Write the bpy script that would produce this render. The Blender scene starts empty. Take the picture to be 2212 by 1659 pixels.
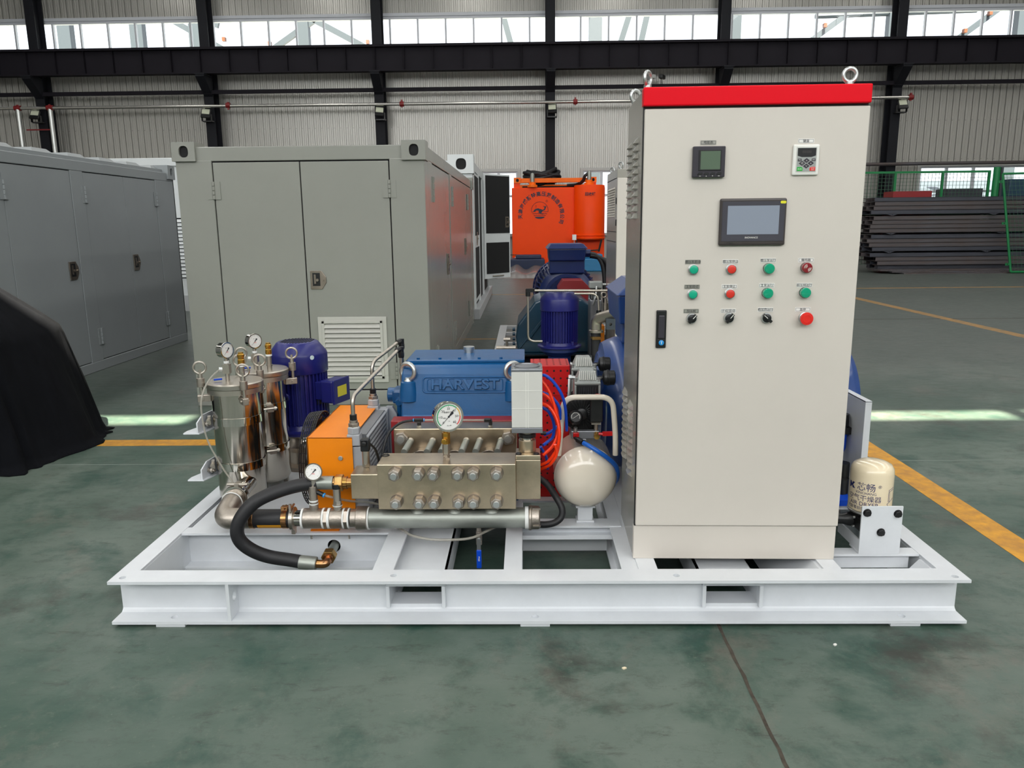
import bpy, math, random
from math import pi, sin, cos, tan, radians, sqrt, atan2
from mathutils import Vector, Matrix
random.seed(7)
scene = bpy.context.scene
col = scene.collection
V = Vector

# ------------------------------------------------------------------ camera
cam_data = bpy.data.cameras.new('camera')
cam_data.sensor_fit = 'HORIZONTAL'
cam_data.sensor_width = 36.0
cam_data.lens = 36.0 * 1686.73 / 2212.0
cam_data.clip_start = 0.05
cam_data.clip_end = 400.0
cam = bpy.data.objects.new('camera', cam_data)
col.objects.link(cam)
PITCH, YAW, ROLL = 0.2033, 0.0183, 0.0105
_r = V((cos(YAW), sin(YAW), 0)); _f = V((-sin(YAW), cos(YAW), 0)); _z = V((0, 0, 1))
_d = _f * cos(PITCH) - _z * sin(PITCH); _u = _f * sin(PITCH) + _z * cos(PITCH)
_rr = _r * cos(ROLL) - _u * sin(ROLL); _uu = _r * sin(ROLL) + _u * cos(ROLL)
_m = Matrix((_rr, _uu, -_d)).transposed().to_4x4()
_m.translation = V((-0.0265, -2.5166, 1.3807))
cam.matrix_world = _m
scene.camera = cam

# ------------------------------------------------------------------ light
scene.view_settings.view_transform = 'Standard'
scene.view_settings.look = 'None'
scene.view_settings.exposure = -0.30
scene.view_settings.gamma = 1.0
scene.view_settings.use_curve_mapping = False
scene.cycles.use_denoising = True
scene.cycles.max_bounces = 8
scene.cycles.diffuse_bounces = 4
scene.cycles.glossy_bounces = 4
scene.cycles.transparent_max_bounces = 12
scene.cycles.sample_clamp_indirect = 6.0
scene.cycles.caustics_reflective = False
scene.cycles.caustics_refractive = False

world = bpy.data.worlds.new('daylight')
world.use_nodes = True
scene.world = world
_bg = world.node_tree.nodes['Background']
_bg.inputs[0].default_value = (0.93, 0.965, 1.0, 1)
_bg.inputs[1].default_value = 2.4

def area_light(name, loc, rot, sx, sy, power, color=(1, 1, 1)):
    l = bpy.data.lights.new(name, 'AREA')
    l.shape = 'RECTANGLE'; l.size = sx; l.size_y = sy; l.energy = power; l.color = color
    o = bpy.data.objects.new(name, l); col.objects.link(o)
    o.location = loc; o.rotation_euler = rot
    return o
# added area lamps under the closed roof for unseen daylight strips, one per bay
ROOF_Z = 11.0
for sx_ in (-14.0, -8.1, -2.2, 3.7, 9.6, 15.5):
    area_light('roof_strip_lamp', (sx_, 5.0, ROOF_Z - 0.1), (0, 0, 0), 1.1, 36.0, 860, (1.0, 0.985, 0.95))
# added area lamp to light front faces, at unseen glazing behind the photographer
FRONT_Y = -14.0
area_light('front_fill_lamp', (0, FRONT_Y + 0.1, 8.3), (radians(78), 0, 0), 40.0, 4.4, 2900, (1.0, 0.98, 0.95))
# the sun falls through the narrow ridge gap of the roof and draws a strip on the floor
SUN_EL = radians(60)
sun = bpy.data.lights.new('sun', 'SUN'); sun.energy = 52.0; sun.angle = radians(0.53); sun.color = (1.0, 0.93, 0.74)
sun_o = bpy.data.objects.new('sun', sun); col.objects.link(sun_o)
sun_o.rotation_euler = (radians(90) - SUN_EL, 0, 0)

# ------------------------------------------------------------------ materials
def lin(h):
    h = h.lstrip('#')
    c = [int(h[i:i + 2], 16) / 255 for i in (0, 2, 4)]
    return [x / 12.92 if x <= 0.04045 else ((x + 0.055) / 1.055) ** 2.4 for x in c]
MATS = {}
def mat(name, hexc, rough=0.5, metal=0.0, var=0.0, vscale=6.0, stretch=(1, 1, 1), bump=0.0, bscale=60.0,
        coat=0.0, rvar=0.0, spec=0.5, alpha=1.0, trans=0.0, hex2=None, aniso=0.0):
    if name in MATS: return MATS[name]
    m = bpy.data.materials.new(name); m.use_nodes = True
    nt = m.node_tree; N = nt.nodes; L = nt.links
    b = N['Principled BSDF']
    c = lin(hexc)
    b.inputs['Base Color'].default_value = (*c, 1)
    b.inputs['Roughness'].default_value = rough
    b.inputs['Metallic'].default_value = metal
    b.inputs['Specular IOR Level'].default_value = spec
    b.inputs['Coat Weight'].default_value = coat
    b.inputs['Coat Roughness'].default_value = 0.08
    b.inputs['Transmission Weight'].default_value = trans
    b.inputs['Alpha'].default_value = alpha
    if var or bump or rvar:
        tc = N.new('ShaderNodeTexCoord'); mp = N.new('ShaderNodeMapping')
        mp.inputs['Scale'].default_value = stretch
        L.new(tc.outputs['Object'], mp.inputs['Vector'])
    if var or rvar:
        n = N.new('ShaderNodeTexNoise'); n.inputs['Scale'].default_value = vscale
        n.inputs['Detail'].default_value = 5; n.inputs['Roughness'].default_value = 0.65
        L.new(mp.outputs[0], n.inputs['Vector'])
    if var:
        r = N.new('ShaderNodeValToRGB')
        r.color_ramp.elements[0].position = 0.3; r.color_ramp.elements[1].position = 0.72
        c2 = lin(hex2) if hex2 else [x * (1 - var) for x in c]
        r.color_ramp.elements[0].color = (*c2, 1)
        r.color_ramp.elements[1].color = (*[min(1, x * (1 + (0 if hex2 else var * 0.5))) for x in c], 1)
        L.new(n.outputs['Fac'], r.inputs[0]); L.new(r.outputs[0], b.inputs['Base Color'])
    if rvar:
        mr = N.new('ShaderNodeMapRange')
        mr.inputs['To Min'].default_value = max(0.02, rough - rvar); mr.inputs['To Max'].default_value = min(1, rough + rvar)
        L.new(n.outputs['Fac'], mr.inputs['Value']); L.new(mr.outputs[0], b.inputs['Roughness'])
    if bump:
        n2 = N.new('ShaderNodeTexNoise'); n2.inputs['Scale'].default_value = bscale; n2.inputs['Detail'].default_value = 3
        L.new(mp.outputs[0], n2.inputs['Vector'])
        bp = N.new('ShaderNodeBump'); bp.inputs['Strength'].default_value = bump; bp.inputs['Distance'].default_value = 0.01
        L.new(n2.outputs['Fac'], bp.inputs['Height']); L.new(bp.outputs[0], b.inputs['Normal'])
    if aniso:
        b.inputs['Anisotropic'].default_value = aniso; b.inputs['Anisotropic Rotation'].default_value = 0.25
        tg = N.new('ShaderNodeTangent'); tg.direction_type = 'RADIAL'; tg.axis = 'Z'; L.new(tg.outputs[0], b.inputs['Tangent'])
    MATS[name] = m
    return m

def glass_mat(name, tint=(1, 1, 1), gloss=0.012):
    m = bpy.data.materials.new(name); m.use_nodes = True
    nt = m.node_tree; N = nt.nodes; L = nt.links
    N.remove(N['Principled BSDF'])
    t = N.new('ShaderNodeBsdfTransparent'); t.inputs[0].default_value = (*tint, 1)
    g = N.new('ShaderNodeBsdfGlossy'); g.inputs['Roughness'].default_value = 0.03
    x = N.new('ShaderNodeMixShader'); f = N.new('ShaderNodeLayerWeight'); f.inputs[0].default_value = 0.35
    mm = N.new('ShaderNodeMath'); mm.operation = 'MULTIPLY_ADD'; mm.inputs[1].default_value = 0.12; mm.inputs[2].default_value = gloss
    L.new(f.outputs['Fresnel'], mm.inputs[0]); L.new(mm.outputs[0], x.inputs[0])
    L.new(t.outputs[0], x.inputs[1]); L.new(g.outputs[0], x.inputs[2]); L.new(x.outputs[0], N['Material Output'].inputs[0])
    MATS[name] = m
    return m

def floor_mat():
    m = bpy.data.materials.new('green_floor_paint'); m.use_nodes = True
    nt = m.node_tree; N = nt.nodes; L = nt.links; b = N['Principled BSDF']
    tc = N.new('ShaderNodeTexCoord')
    def noise(scale, detail, rough, st=(1, 1, 1), dist=0.0):
        mp = N.new('ShaderNodeMapping'); mp.inputs['Scale'].default_value = st
        L.new(tc.outputs['Object'], mp.inputs['Vector'])
        n = N.new('ShaderNodeTexNoise'); n.inputs['Scale'].default_value = scale; n.inputs['Detail'].default_value = detail
        n.inputs['Roughness'].default_value = rough; n.inputs['Distortion'].default_value = dist
        L.new(mp.outputs[0], n.inputs['Vector']); return n
    def ramp(src, a, bb):
        r = N.new('ShaderNodeMapRange'); r.inputs['From Min'].default_value = a; r.inputs['From Max'].default_value = bb
        L.new(src.outputs['Fac'], r.inputs['Value']); return r.outputs[0]
    def mix(fac, ca, cb, k=1.0):
        x = N.new('ShaderNodeMix'); x.data_type = 'RGBA'
        if k != 1.0:
            q = N.new('ShaderNodeMath'); q.operation = 'MULTIPLY'; q.inputs[1].default_value = k
            L.new(fac, q.inputs[0]); fac = q.outputs[0]
        L.new(fac, x.inputs[0])
        for i, cc in ((6, ca), (7, cb)):
            if isinstance(cc, str): x.inputs[i].default_value = (*lin(cc), 1)
            else: L.new(cc, x.inputs[i])
        return x.outputs[2]
    big = noise(0.8, 6, 0.62, (1, 1.2, 1), 0.2)
    mid = noise(2.6, 9, 0.68, (1, 1.0, 1), 0.25)
    mid2 = noise(1.7, 9, 0.72, (1.3, 1, 1), 0.1)
    fine = noise(38, 6, 0.75)
    scr = noise(7, 7, 0.78, (1.0, 2.6, 1), 0.3)
    blot = noise(1.15, 9, 0.7, (1, 1.3, 1), 0.15)
    spk = noise(85, 3, 0.6)
    c = mix(ramp(big, 0.36, 0.64), '#334c40', '#616d64')
    c = mix(ramp(mid, 0.50, 0.64), c, '#1f4237', 0.9)       # darker fresh green
    c = mix(ramp(mid2, 0.55, 0.70), c, '#6a675e', 0.75)      # worn grey
    c = mix(ramp(scr, 0.56, 0.70), c, '#2c302a', 0.7)       # dark scuffs
    c = mix(ramp(blot, 0.57, 0.68), c, '#332e28', 0.8)       # oily blotches
    c = mix(ramp(fine, 0.58, 0.76), c, '#6c7267', 0.6)      # dust grains
    mott = noise(11, 6, 0.8)
    c = mix(ramp(mott, 0.52, 0.72), c, '#333f37', 0.6)      # small mottling
    c = mix(ramp(spk, 0.70, 0.76), c, '#8b8e80', 0.5)
    far = N.new('ShaderNodeSeparateXYZ'); L.new(tc.outputs['Object'], far.inputs[0])
    fr = N.new('ShaderNodeMapRange'); fr.inputs['From Min'].default_value = 2.2; fr.inputs['From Max'].default_value = 5.5
    L.new(far.outputs['Y'], fr.inputs['Value'])
    c = mix(fr.outputs[0], c, '#505350', 0.75)                  # the floor colour turns greyer towards the rear aisle
    L.new(c, b.inputs['Base Color'])
    rr = N.new('ShaderNodeMapRange'); rr.inputs['To Min'].default_value = 0.28; rr.inputs['To Max'].default_value = 0.58
    L.new(scr.outputs['Fac'], rr.inputs['Value']); L.new(rr.outputs[0], b.inputs['Roughness'])
    bp = N.new('ShaderNodeBump'); bp.inputs['Strength'].default_value = 0.10; bp.inputs['Distance'].default_value = 0.004
    L.new(scr.outputs['Fac'], bp.inputs['Height']); L.new(bp.outputs[0], b.inputs['Normal'])
    MATS['floor'] = m
    return m

K = dict(
    skid=mat('white_enamel', '#dadde1', 0.33, var=0.07, vscale=5, bump=0.02, bscale=120),
    skid2=mat('grey_enamel', '#b4b6b8', 0.4, var=0.06),
    cab=mat('cabinet_cream', '#d2cbc2', 0.42, var=0.03, vscale=3, bump=0.012, bscale=350),
    cabshade=mat('cabinet_side_shaded', '#a8a59c', 0.26, 0.45, var=0.04, vscale=3),  # cabinet cream greyed down, the shade of the side put into the colour
    louvre=mat('louvre_metal', '#c4c1b8', 0.28, 0.5),
    cabred=mat('cabinet_red', '#e4041c', 0.4, spec=0.15),
    steel=mat('brushed_steel', '#c4b49c', 0.34, 0.95, var=0.22, vscale=9, rvar=0.1, bump=0.02, bscale=40),
    steeld=mat('ground_steel', '#a1968a', 0.36, 0.95, var=0.2, vscale=7, stretch=(1, 1, 1), rvar=0.1),
    mirror=mat('polished_stainless', '#cbc7bf', 0.07, 1.0, var=0.04, vscale=4, bump=0.015, bscale=9),
    vessel=mat('vessel_stainless', '#bdb7ad', 0.14, 1.0, aniso=0.9, bump=0.01, bscale=9),
    satin=mat('satin_stainless', '#bdb6ac', 0.36, 1.0, var=0.05, vscale=4),
    cast=mat('cast_stainless', '#b0a79d', 0.40, 0.95, var=0.16, vscale=30, bump=0.1, bscale=180),
    galv=mat('galvanised', '#a2a69f', 0.46, 0.75, var=0.18, vscale=11, rvar=0.1, stretch=(0.6, 1, 1)),
    zinc=mat('zinc_plated', '#c6c9c9', 0.36, 0.95, var=0.05, vscale=10),
    brass=mat('brass', '#c99a45', 0.28, 0.95, var=0.15, vscale=30),
    brass2=mat('yellow_zinc', '#bda46a', 0.3, 0.95, var=0.25, vscale=22, hex2='#a8733f'),
    copper=mat('coppery_zinc', '#c08a6a', 0.25, 0.95, var=0.3, vscale=18, hex2='#9c7a3a'),
    orange=mat('cooler_orange', '#f58a0c', 0.36, var=0.05),
    grey=mat('cooler_grey', '#a6a8ac', 0.45, var=0.08),
    alum=mat('cooler_aluminium', '#8b8d92', 0.38, 0.55, var=0.1),
    pump=mat('pump_blue', '#0a5288', 0.33, var=0.12, vscale=8, bump=0.08, bscale=28, coat=0.1),
    motor=mat('motor_blue', '#1b1e69', 0.34, var=0.10, vscale=8, bump=0.03, bscale=60),
    motord=mat('motor_dark_blue', '#14285e', 0.34, var=0.10, vscale=8),
    motorl=mat('motor_light_blue', '#1c4182', 0.36, var=0.12, vscale=9, bump=0.05, bscale=25, coat=0.3),
    teal=mat('pump_dark_teal', '#123a50', 0.33, var=0.15, vscale=8, bump=0.06, bscale=28, coat=0.2),
    red=mat('guard_red', '#c40d10', 0.34, var=0.05),
    dred=mat('dull_red', '#8e2024', 0.42, var=0.1),
    rubber=mat('black_rubber', '#1d1d20', 0.55, var=0.15, vscale=20, bump=0.05, bscale=90),
    black=mat('black_plastic', '#121315', 0.38),
    blackm=mat('matt_black', '#0d0d0f', 0.8),
    white=mat('white_plastic', '#e9e8e2', 0.4),
    tape=mat('white_thread_tape', '#e8e9e6', 0.6),
    tank=mat('tank_cream', '#e6dccb', 0.16, coat=0.5),
    head=mat('head_grey', '#a5a9a6', 0.38, 0.3, var=0.06),
    act=mat('actuator_grey', '#d2d1cb', 0.38, 0.0, var=0.04),
    yellow=mat('yellow_tape', '#dd9a1c', 0.5, var=0.1),
    hoseb=mat('tube_blue', '#0a49c8', 0.3), hoseo=mat('tube_orange', '#ff3a06', 0.32),
    hosec=mat('tube_clear', '#b4b0a4', 0.15, alpha=0.5),
    cont=mat('container_grey', '#90918a', 0.21, var=0.04, vscale=2, bump=0.01, bscale=8),
    contl=mat('container_bluegrey', '#8d9294', 0.36, var=0.05, vscale=2),
    contw=mat('container_white', '#d6dadb', 0.4, var=0.03),
    beam=mat('beam_dark', '#1b181f', 0.7, spec=0.2, var=0.15, vscale=2),
    colm=mat('column_dark', '#18191f', 0.65, spec=0.25, var=0.15, vscale=2),
    wall=mat('wall_sheet', '#adaba5', 0.30, 0.35, var=0.10, vscale=2.0, stretch=(4.0, 4.0, 0.35), bump=0.4, bscale=1.6, rvar=0.08),
    trim=mat('wall_trim', '#bcbdb9', 0.4, var=0.05),
    frame=mat('window_frame', '#c9ccd2', 0.4),
    tankor=mat('tank_orange', '#ff4a04', 0.4, spec=0.2, var=0.06, vscale=1.5),
    tankor2=mat('frame_orange', '#ff7418', 0.38, spec=0.2, var=0.06),
    navy=mat('print_navy', '#0c1632', 0.5),
    ink=mat('print_ink', '#26262b', 0.6),
    inkb=mat('print_blue_ink', '#18225e', 0.6),
    screen=mat('screen_grey', '#8f97a6', 0.10, spec=0.6),
    lcd=mat('screen_lcd', '#5e6f5e', 0.14),
    bezel=mat('bezel_dark', '#35323a', 0.32),
    bezelb=mat('bezel_brown', '#3d3736', 0.35),
    green=mat('button_green', '#0fa884', 0.3), greend=mat('lamp_green', '#029c76', 0.18, coat=0.5),
    bred=mat('button_red', '#d63427', 0.35), bred2=mat('estop_red', '#e2231a', 0.3, coat=0.3), lred=mat('lamp_dark_red', '#861c26', 0.2, coat=0.5),
    lock=mat('lock_blue', '#1f8fd6', 0.35),
    dryer=mat('dryer_cream', '#ecdcbd', 0.2, coat=0.4),
    cloth=mat('black_cloth', '#111216', 0.95, var=0.3, vscale=9, bump=0.8, bscale=14, spec=0.1, stretch=(1, 1, 0.35)),
    rust=mat('mill_steel', '#5c5c62', 0.5, 0.3, var=0.3, vscale=2.2, stretch=(0.5, 3, 6), hex2='#574a45'),
    rust2=mat('mill_steel_dark', '#484a53', 0.5, 0.3, var=0.3, vscale=2.2, stretch=(0.5, 3, 6)),
    fence=mat('fence_green', '#0e7a42', 0.45), wire=mat('fence_wire', '#3d6650', 0.5),
    line=mat('floor_yellow', '#e0a021', 0.5, var=0.28, vscale=14, hex2='#a8742a', rvar=0.1),
    line2=mat('floor_yellow_worn', '#a9793a', 0.5, var=0.35, vscale=9, hex2='#6d6146'),
    joint=mat('floor_joint', '#2b231c', 0.9, var=0.5, vscale=25, hex2='#4f483e'),
    jointl=mat('floor_joint_light', '#77807a', 0.7),
    vent=mat('vent_grey', '#bab9b2', 0.4), 
    glass=glass_mat('pane_glass', (0.97, 0.985, 1.0)),
    dial=mat('dial_white', '#eceae6', 0.35),
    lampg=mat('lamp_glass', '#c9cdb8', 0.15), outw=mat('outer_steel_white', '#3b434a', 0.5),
    outo=mat('outer_orange', '#6a3a20', 0.5), pipe=mat('wall_pipe', '#b8b6b0', 0.25, 0.8),
    cup=mat('coupling_red', '#7c1a1c', 0.45), silver=mat('pipe_silver', '#d0d2cf', 0.35, 0.7),
    plastic=mat('plastic_film', '#8d8886', 0.25, alpha=0.75), bundle=mat('bundle_navy', '#1f2b4a', 0.5, var=0.2),
    bluebox=mat('crate_blue', '#2374a4', 0.45), outg=mat('yard_concrete', '#a6a8a4', 0.9), roof=mat('roof_sheet', '#8f9296', 0.6),
)
floor_mat()

# ------------------------------------------------------------------ mesh tools
BASE = {}
def perp(d):
    d = V(d).normalized()
    a = V((0, 0, 1)) if abs(d.z) < 0.9 else V((1, 0, 0))
    u = d.cross(a).normalized(); return u, d.cross(u).normalized() * 1.0

class M:
    def __init__(s): s.v = []; s.f = []; s.s = []
    def add(s, vs, fs, sm=False):
        o = len(s.v); s.v += [tuple(p) for p in vs]
        for f in fs: s.f.append([o + i for i in f]); s.s.append(sm)
        return s
    def box(s, x0, x1, y0, y1, z0, z1):
        vs = [(x, y, z) for z in (z0, z1) for y in (y0, y1) for x in (x0, x1)]
        return s.add(vs, [(0, 2, 3, 1), (4, 5, 7, 6), (0, 1, 5, 4), (2, 6, 7, 3), (0, 4, 6, 2), (1, 3, 7, 5)])
    def obox(s, c, size, rot=None, mtx=None):
        R = mtx or (Matrix.Rotation(rot, 3, 'Z') if rot else Matrix.Identity(3))
        a, b, d = [q / 2 for q in size]; c = V(c)
        vs = [c + R @ V((x, y, z)) for z in (-d, d) for y in (-b, b) for x in (-a, a)]
        return s.add(vs, [(0, 2, 3, 1), (4, 5, 7, 6), (0, 1, 5, 4), (2, 6, 7, 3), (0, 4, 6, 2), (1, 3, 7, 5)])
    def hull8(s, b, t):        # two quads, bottom and top (ccw seen from above)
        return s.add(list(b) + list(t), [(3, 2, 1, 0), (4, 5, 6, 7), (0, 1, 5, 4), (1, 2, 6, 5), (2, 3, 7, 6), (3, 0, 4, 7)])
    def lathe(s, p, d, prof, n=24, sm=True, ph=0.0, cap=True):
        p = V(p); d = V(d).normalized(); u, w = perp(d); rings = []
        for r, h in prof:
            rings.append([p + d * h + (u * cos(2 * pi * k / n + ph) + w * sin(2 * pi * k / n + ph)) * r for k in range(n)])
        vs = [q for R in rings for q in R]; fs = []
        for i in range(len(rings) - 1):
            for k in range(n):
                k2 = (k + 1) % n
                fs.append((i * n + k, i * n + k2, (i + 1) * n + k2, (i + 1) * n + k))
        s.add(vs, fs, sm)
        if cap:
            o = len(s.v) - len(vs)
            if prof[0][0] > 1e-6: s.f.append([o + k for k in reversed(range(n))]); s.s.append(False)
            if prof[-1][0] > 1e-6: s.f.append([o + len(vs) - n + k for k in range(n)]); s.s.append(False)
        return s
    def cyl(s, p0, p1, r0, r1=None, n=20, sm=True, ph=0.0):
        p0 = V(p0); p1 = V(p1)
        return s.lathe(p0, p1 - p0, [(r0, 0), (r0 if r1 is None else r1, (p1 - p0).length)], n, sm, ph)
    def hexa(s, p0, p1, r, ph=0.0): return s.cyl(p0, p1, r, n=6, sm=False, ph=ph)
    def tube(s, pts, r, n=10, closed=False):
        pts = [V(p) for p in pts]; N_ = len(pts); rs = r if isinstance(r, (list, tuple)) else [r] * N_
        u = None; rings = []
        for i, p in enumerate(pts):
            a = pts[i - 1] if (i > 0 or closed) else p; b = pts[(i + 1) % N_] if (i < N_ - 1 or closed) else p
            t = (b - a).normalized()
            if u is None: u = perp(t)[0]
            u = (u - t * u.dot(t)).normalized(); w = t.cross(u)
            rings.append([p + (u * cos(2 * pi * k / n) + w * sin(2 * pi * k / n)) * rs[i] for k in range(n)])
        vs = [q for R in rings for q in R]; fs = []
        for i in range(N_ if closed else N_ - 1):
            j = (i + 1) % N_
            for k in range(n):
                k2 = (k + 1) % n
                fs.append((i * n + k, i * n + k2, j * n + k2, j * n + k))
        s.add(vs, fs, True)
        if not closed:
            o = len(s.v) - len(vs)
            s.f.append([o + k for k in reversed(range(n))]); s.s.append(False)
            s.f.append([o + len(vs) - n + k for k in range(n)]); s.s.append(False)
        return s
    def torus(s, c, ax, R, r, n=28, m=10):
        c = V(c); u, w = perp(ax)
        return s.tube([c + (u * cos(2 * pi * k / n) + w * sin(2 * pi * k / n)) * R for k in range(n)], r, m, True)
    def prism(s, poly, o, u, v, w):          # polygon in (u,v) at o, extruded by vector w
        o, u, v, w = V(o), V(u), V(v), V(w); n = len(poly)
        a = [o + u * x + v * y for x, y in poly]; b = [p + w for p in a]
        fs = [list(reversed(range(n))), list(range(n, 2 * n))] + [(i, (i + 1) % n, n + (i + 1) % n, n + i) for i in range(n)]
        if u.cross(v).dot(w) < 0: fs = [list(reversed(f)) for f in fs]
        return s.add(a + b, fs)
    def holed(s, o, u, v, w, W, H, hx, hy, ra, rb=None, n=24, sq=2.0):   # plate WxH with a (super)oval hole, extruded by w
        o, u, v, w = V(o), V(u), V(v), V(w); rb = rb or ra; A = []; B = []
        for k in range(n):
            t = 2 * pi * (k + 0.5) / n; c, d = cos(t), sin(t)
            e = 2.0 / sq
            A.append((hx + ra * math.copysign(abs(c) ** e, c), hy + rb * math.copysign(abs(d) ** e, d)))
            q = min(((W - hx) / c if c > 0 else -hx / c) if abs(c) > 1e-9 else 1e9, ((H - hy) / d if d > 0 else -hy / d) if abs(d) > 1e-9 else 1e9)
            B.append([hx + c * q, hy + d * q])
        for cx_, cy_ in ((0, 0), (W, 0), (W, H), (0, H)):       # pull the nearest rim point into each corner
            j = min(range(n), key=lambda i: (B[i][0] - cx_) ** 2 + (B[i][1] - cy_) ** 2); B[j] = [cx_, cy_]
        P = lambda q: o + u * q[0] + v * q[1]
        vs = [P(q) for q in A] + [P(q) for q in B]; vs += [p + w for p in vs]
        fs = []
        for k in range(n):
            j = (k + 1) % n
            fs += [(k, n + k, n + j, j)[::-1], (2 * n + k, 3 * n + k, 3 * n + j, 2 * n + j), (k, j, 2 * n + j, 2 * n + k)[::-1], (n + k, 3 * n + k, 3 * n + j, n + j)[::-1]]
        if u.cross(v).dot(w) < 0: fs = [f[::-1] for f in fs]
        return s.add(vs, fs)
    def out(s, name, m, parent=None, bev=0.0, ang=38, seg=2):
        me = bpy.data.meshes.new(name)
        b = BASE.get(parent.name) if parent else None
        vs = [tuple(V(p) - b) for p in s.v] if b else s.v
        me.from_pydata(vs, [], s.f); me.validate()
        me.materials.append(K[m] if isinstance(m, str) else m)
        if len(me.polygons) == len(s.s): me.polygons.foreach_set('use_smooth', s.s)
        if any(s.s): me.set_sharp_from_angle(angle=radians(ang))
        me.update()
        o = bpy.data.objects.new(name, me); col.objects.link(o)
        if parent:
            o.parent = parent
            if b: BASE[o.name] = b
        if bev:
            q = o.modifiers.new('bevel', 'BEVEL'); q.width = bev; q.segments = seg; q.limit_method = 'ANGLE'; q.angle_limit = radians(40); q.harden_normals = False
            if not any(s.s): me.polygons.foreach_set('use_smooth', [False] * len(me.polygons))
        return o

def thing(name, label, cat, loc=(0, 0, 0), group=None, local=False, rz=0.0):
    o = bpy.data.objects.new(name, None); col.objects.link(o)
    o.empty_display_size = 0.05
    o.location = loc; o.rotation_euler = (0, 0, rz)
    o['label'] = label; o['category'] = cat
    if group: o['group'] = group
    if not local: BASE[o.name] = V(loc)
    return o
def tag(o, label, cat, group=None):
    o['label'] = label; o['category'] = cat
    if group: o['group'] = group
    return o
def struct(o): o['kind'] = 'structure'; return o
def like(src, parent, off=(0, 0, 0), name=None, rot=None):       # another piece that shares the mesh of src
    o = bpy.data.objects.new(name or src.name.split('.')[0], src.data); col.objects.link(o)
    o.parent = parent; o.location = off
    if rot: o.rotation_euler = rot
    for q in src.modifiers:
        w = o.modifiers.new(q.name, q.type); w.width = q.width; w.segments = q.segments; w.limit_method = 'ANGLE'; w.angle_limit = q.angle_limit
    return o
def clone(root, loc, label=None, rz=None):                        # a copy of a thing with its parts and sub-parts
    r = root.copy(); col.objects.link(r); r.location = loc
    if rz is not None: r.rotation_euler = (0, 0, rz)
    if label: r['label'] = label
    def rec(a, b):
        for ch in [c for c in bpy.data.objects if c.parent == a]:
            c = ch.copy(); col.objects.link(c); c.parent = b; rec(ch, c)
    rec(root, r)
    return r
def spl(pts, n=8):                                                # smooth path through points
    P = [V(p) for p in pts]; P = [P[0] * 2 - P[1]] + P + [P[-1] * 2 - P[-2]]; out = []
    for i in range(1, len(P) - 2):
        for k in range(n):
            t = k / n; a, b, c, d = P[i - 1:i + 3]
            out.append(0.5 * (2 * b + (c - a) * t + (2 * a - 5 * b + 4 * c - d) * t * t + (3 * b - a - 3 * c + d) * t ** 3))
    return out + [P[-2]]
def bend(pts, rad, n=6):                                          # straight runs with rounded corners
    P = [V(p) for p in pts]; out = [P[0]]
    for i in range(1, len(P) - 1):
        a = (P[i - 1] - P[i]); b = (P[i + 1] - P[i]); q = min(rad, a.length * 0.49, b.length * 0.49)
        p0 = P[i] + a.normalized() * q; p1 = P[i] + b.normalized() * q
        for k in range(n + 1):
            t = k / n; out.append(p0 * (1 - t) ** 2 + P[i] * 2 * t * (1 - t) + p1 * t * t)
    return out + [P[-1]]
def text(name, body, size, m, parent, o, u=(1, 0, 0), v=(0, 0, 1), depth=0.0006, width=1.0, align='CENTER', bevel=0.0, bold=0.0):
    c = bpy.data.curves.new(name, 'FONT'); c.body = body; c.size = size; c.align_x = align; c.align_y = 'CENTER'
    c.extrude = depth; c.resolution_u = 3; c.bevel_depth = bevel; c.bevel_resolution = 1; c.offset = bold
    t = bpy.data.objects.new('tmp', c)
    me = bpy.data.meshes.new_from_object(t)
    bpy.data.objects.remove(t); bpy.data.curves.remove(c)
    u, v = V(u).normalized(), V(v).normalized(); w = u.cross(v)
    b = BASE.get(parent.name) if parent else None
    o = V(o) - (b or V((0, 0, 0)))
    for q in me.vertices:
        x, y, z = q.co; q.co = o + u * x * width + v * y + w * z
    me.materials.clear(); me.materials.append(K[m]); me.name = name
    ob = bpy.data.objects.new(name, me); col.objects.link(ob)
    if parent:
        ob.parent = parent
        if b: BASE[ob.name] = b
    return ob
X_, Y_, Z_ = V((1, 0, 0)), V((0, 1, 0)), V((0, 0, 1))
# =================================================================== the hall
GZ = -0.012
fl = M().box(-26, 26, -14, 26.6, GZ - 0.2, GZ).out('floor', MATS['floor']); struct(fl)
def strip(name, m, x0, x1, y0, y1, h=0.0012):
    return M().box(x0, x1, y0, y1, GZ, GZ + h).out(name, m, fl)
strip('painted_line', 'line', -3.6, 2.165, 2.33, 2.47)
strip('painted_line', 'line', 2.02, 2.165, -1.0, 2.33)
strip('painted_line', 'line2', 5.86, 6.02, 3.0, 13.7)
strip('painted_line', 'line2', 1.0, 14.0, 13.7, 13.85)
strip('painted_line', 'line2', -3.0, 1.0, 13.0, 13.12)
strip('painted_line', 'line2', -0.9, -0.3, 6.95, 7.03)
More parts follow.
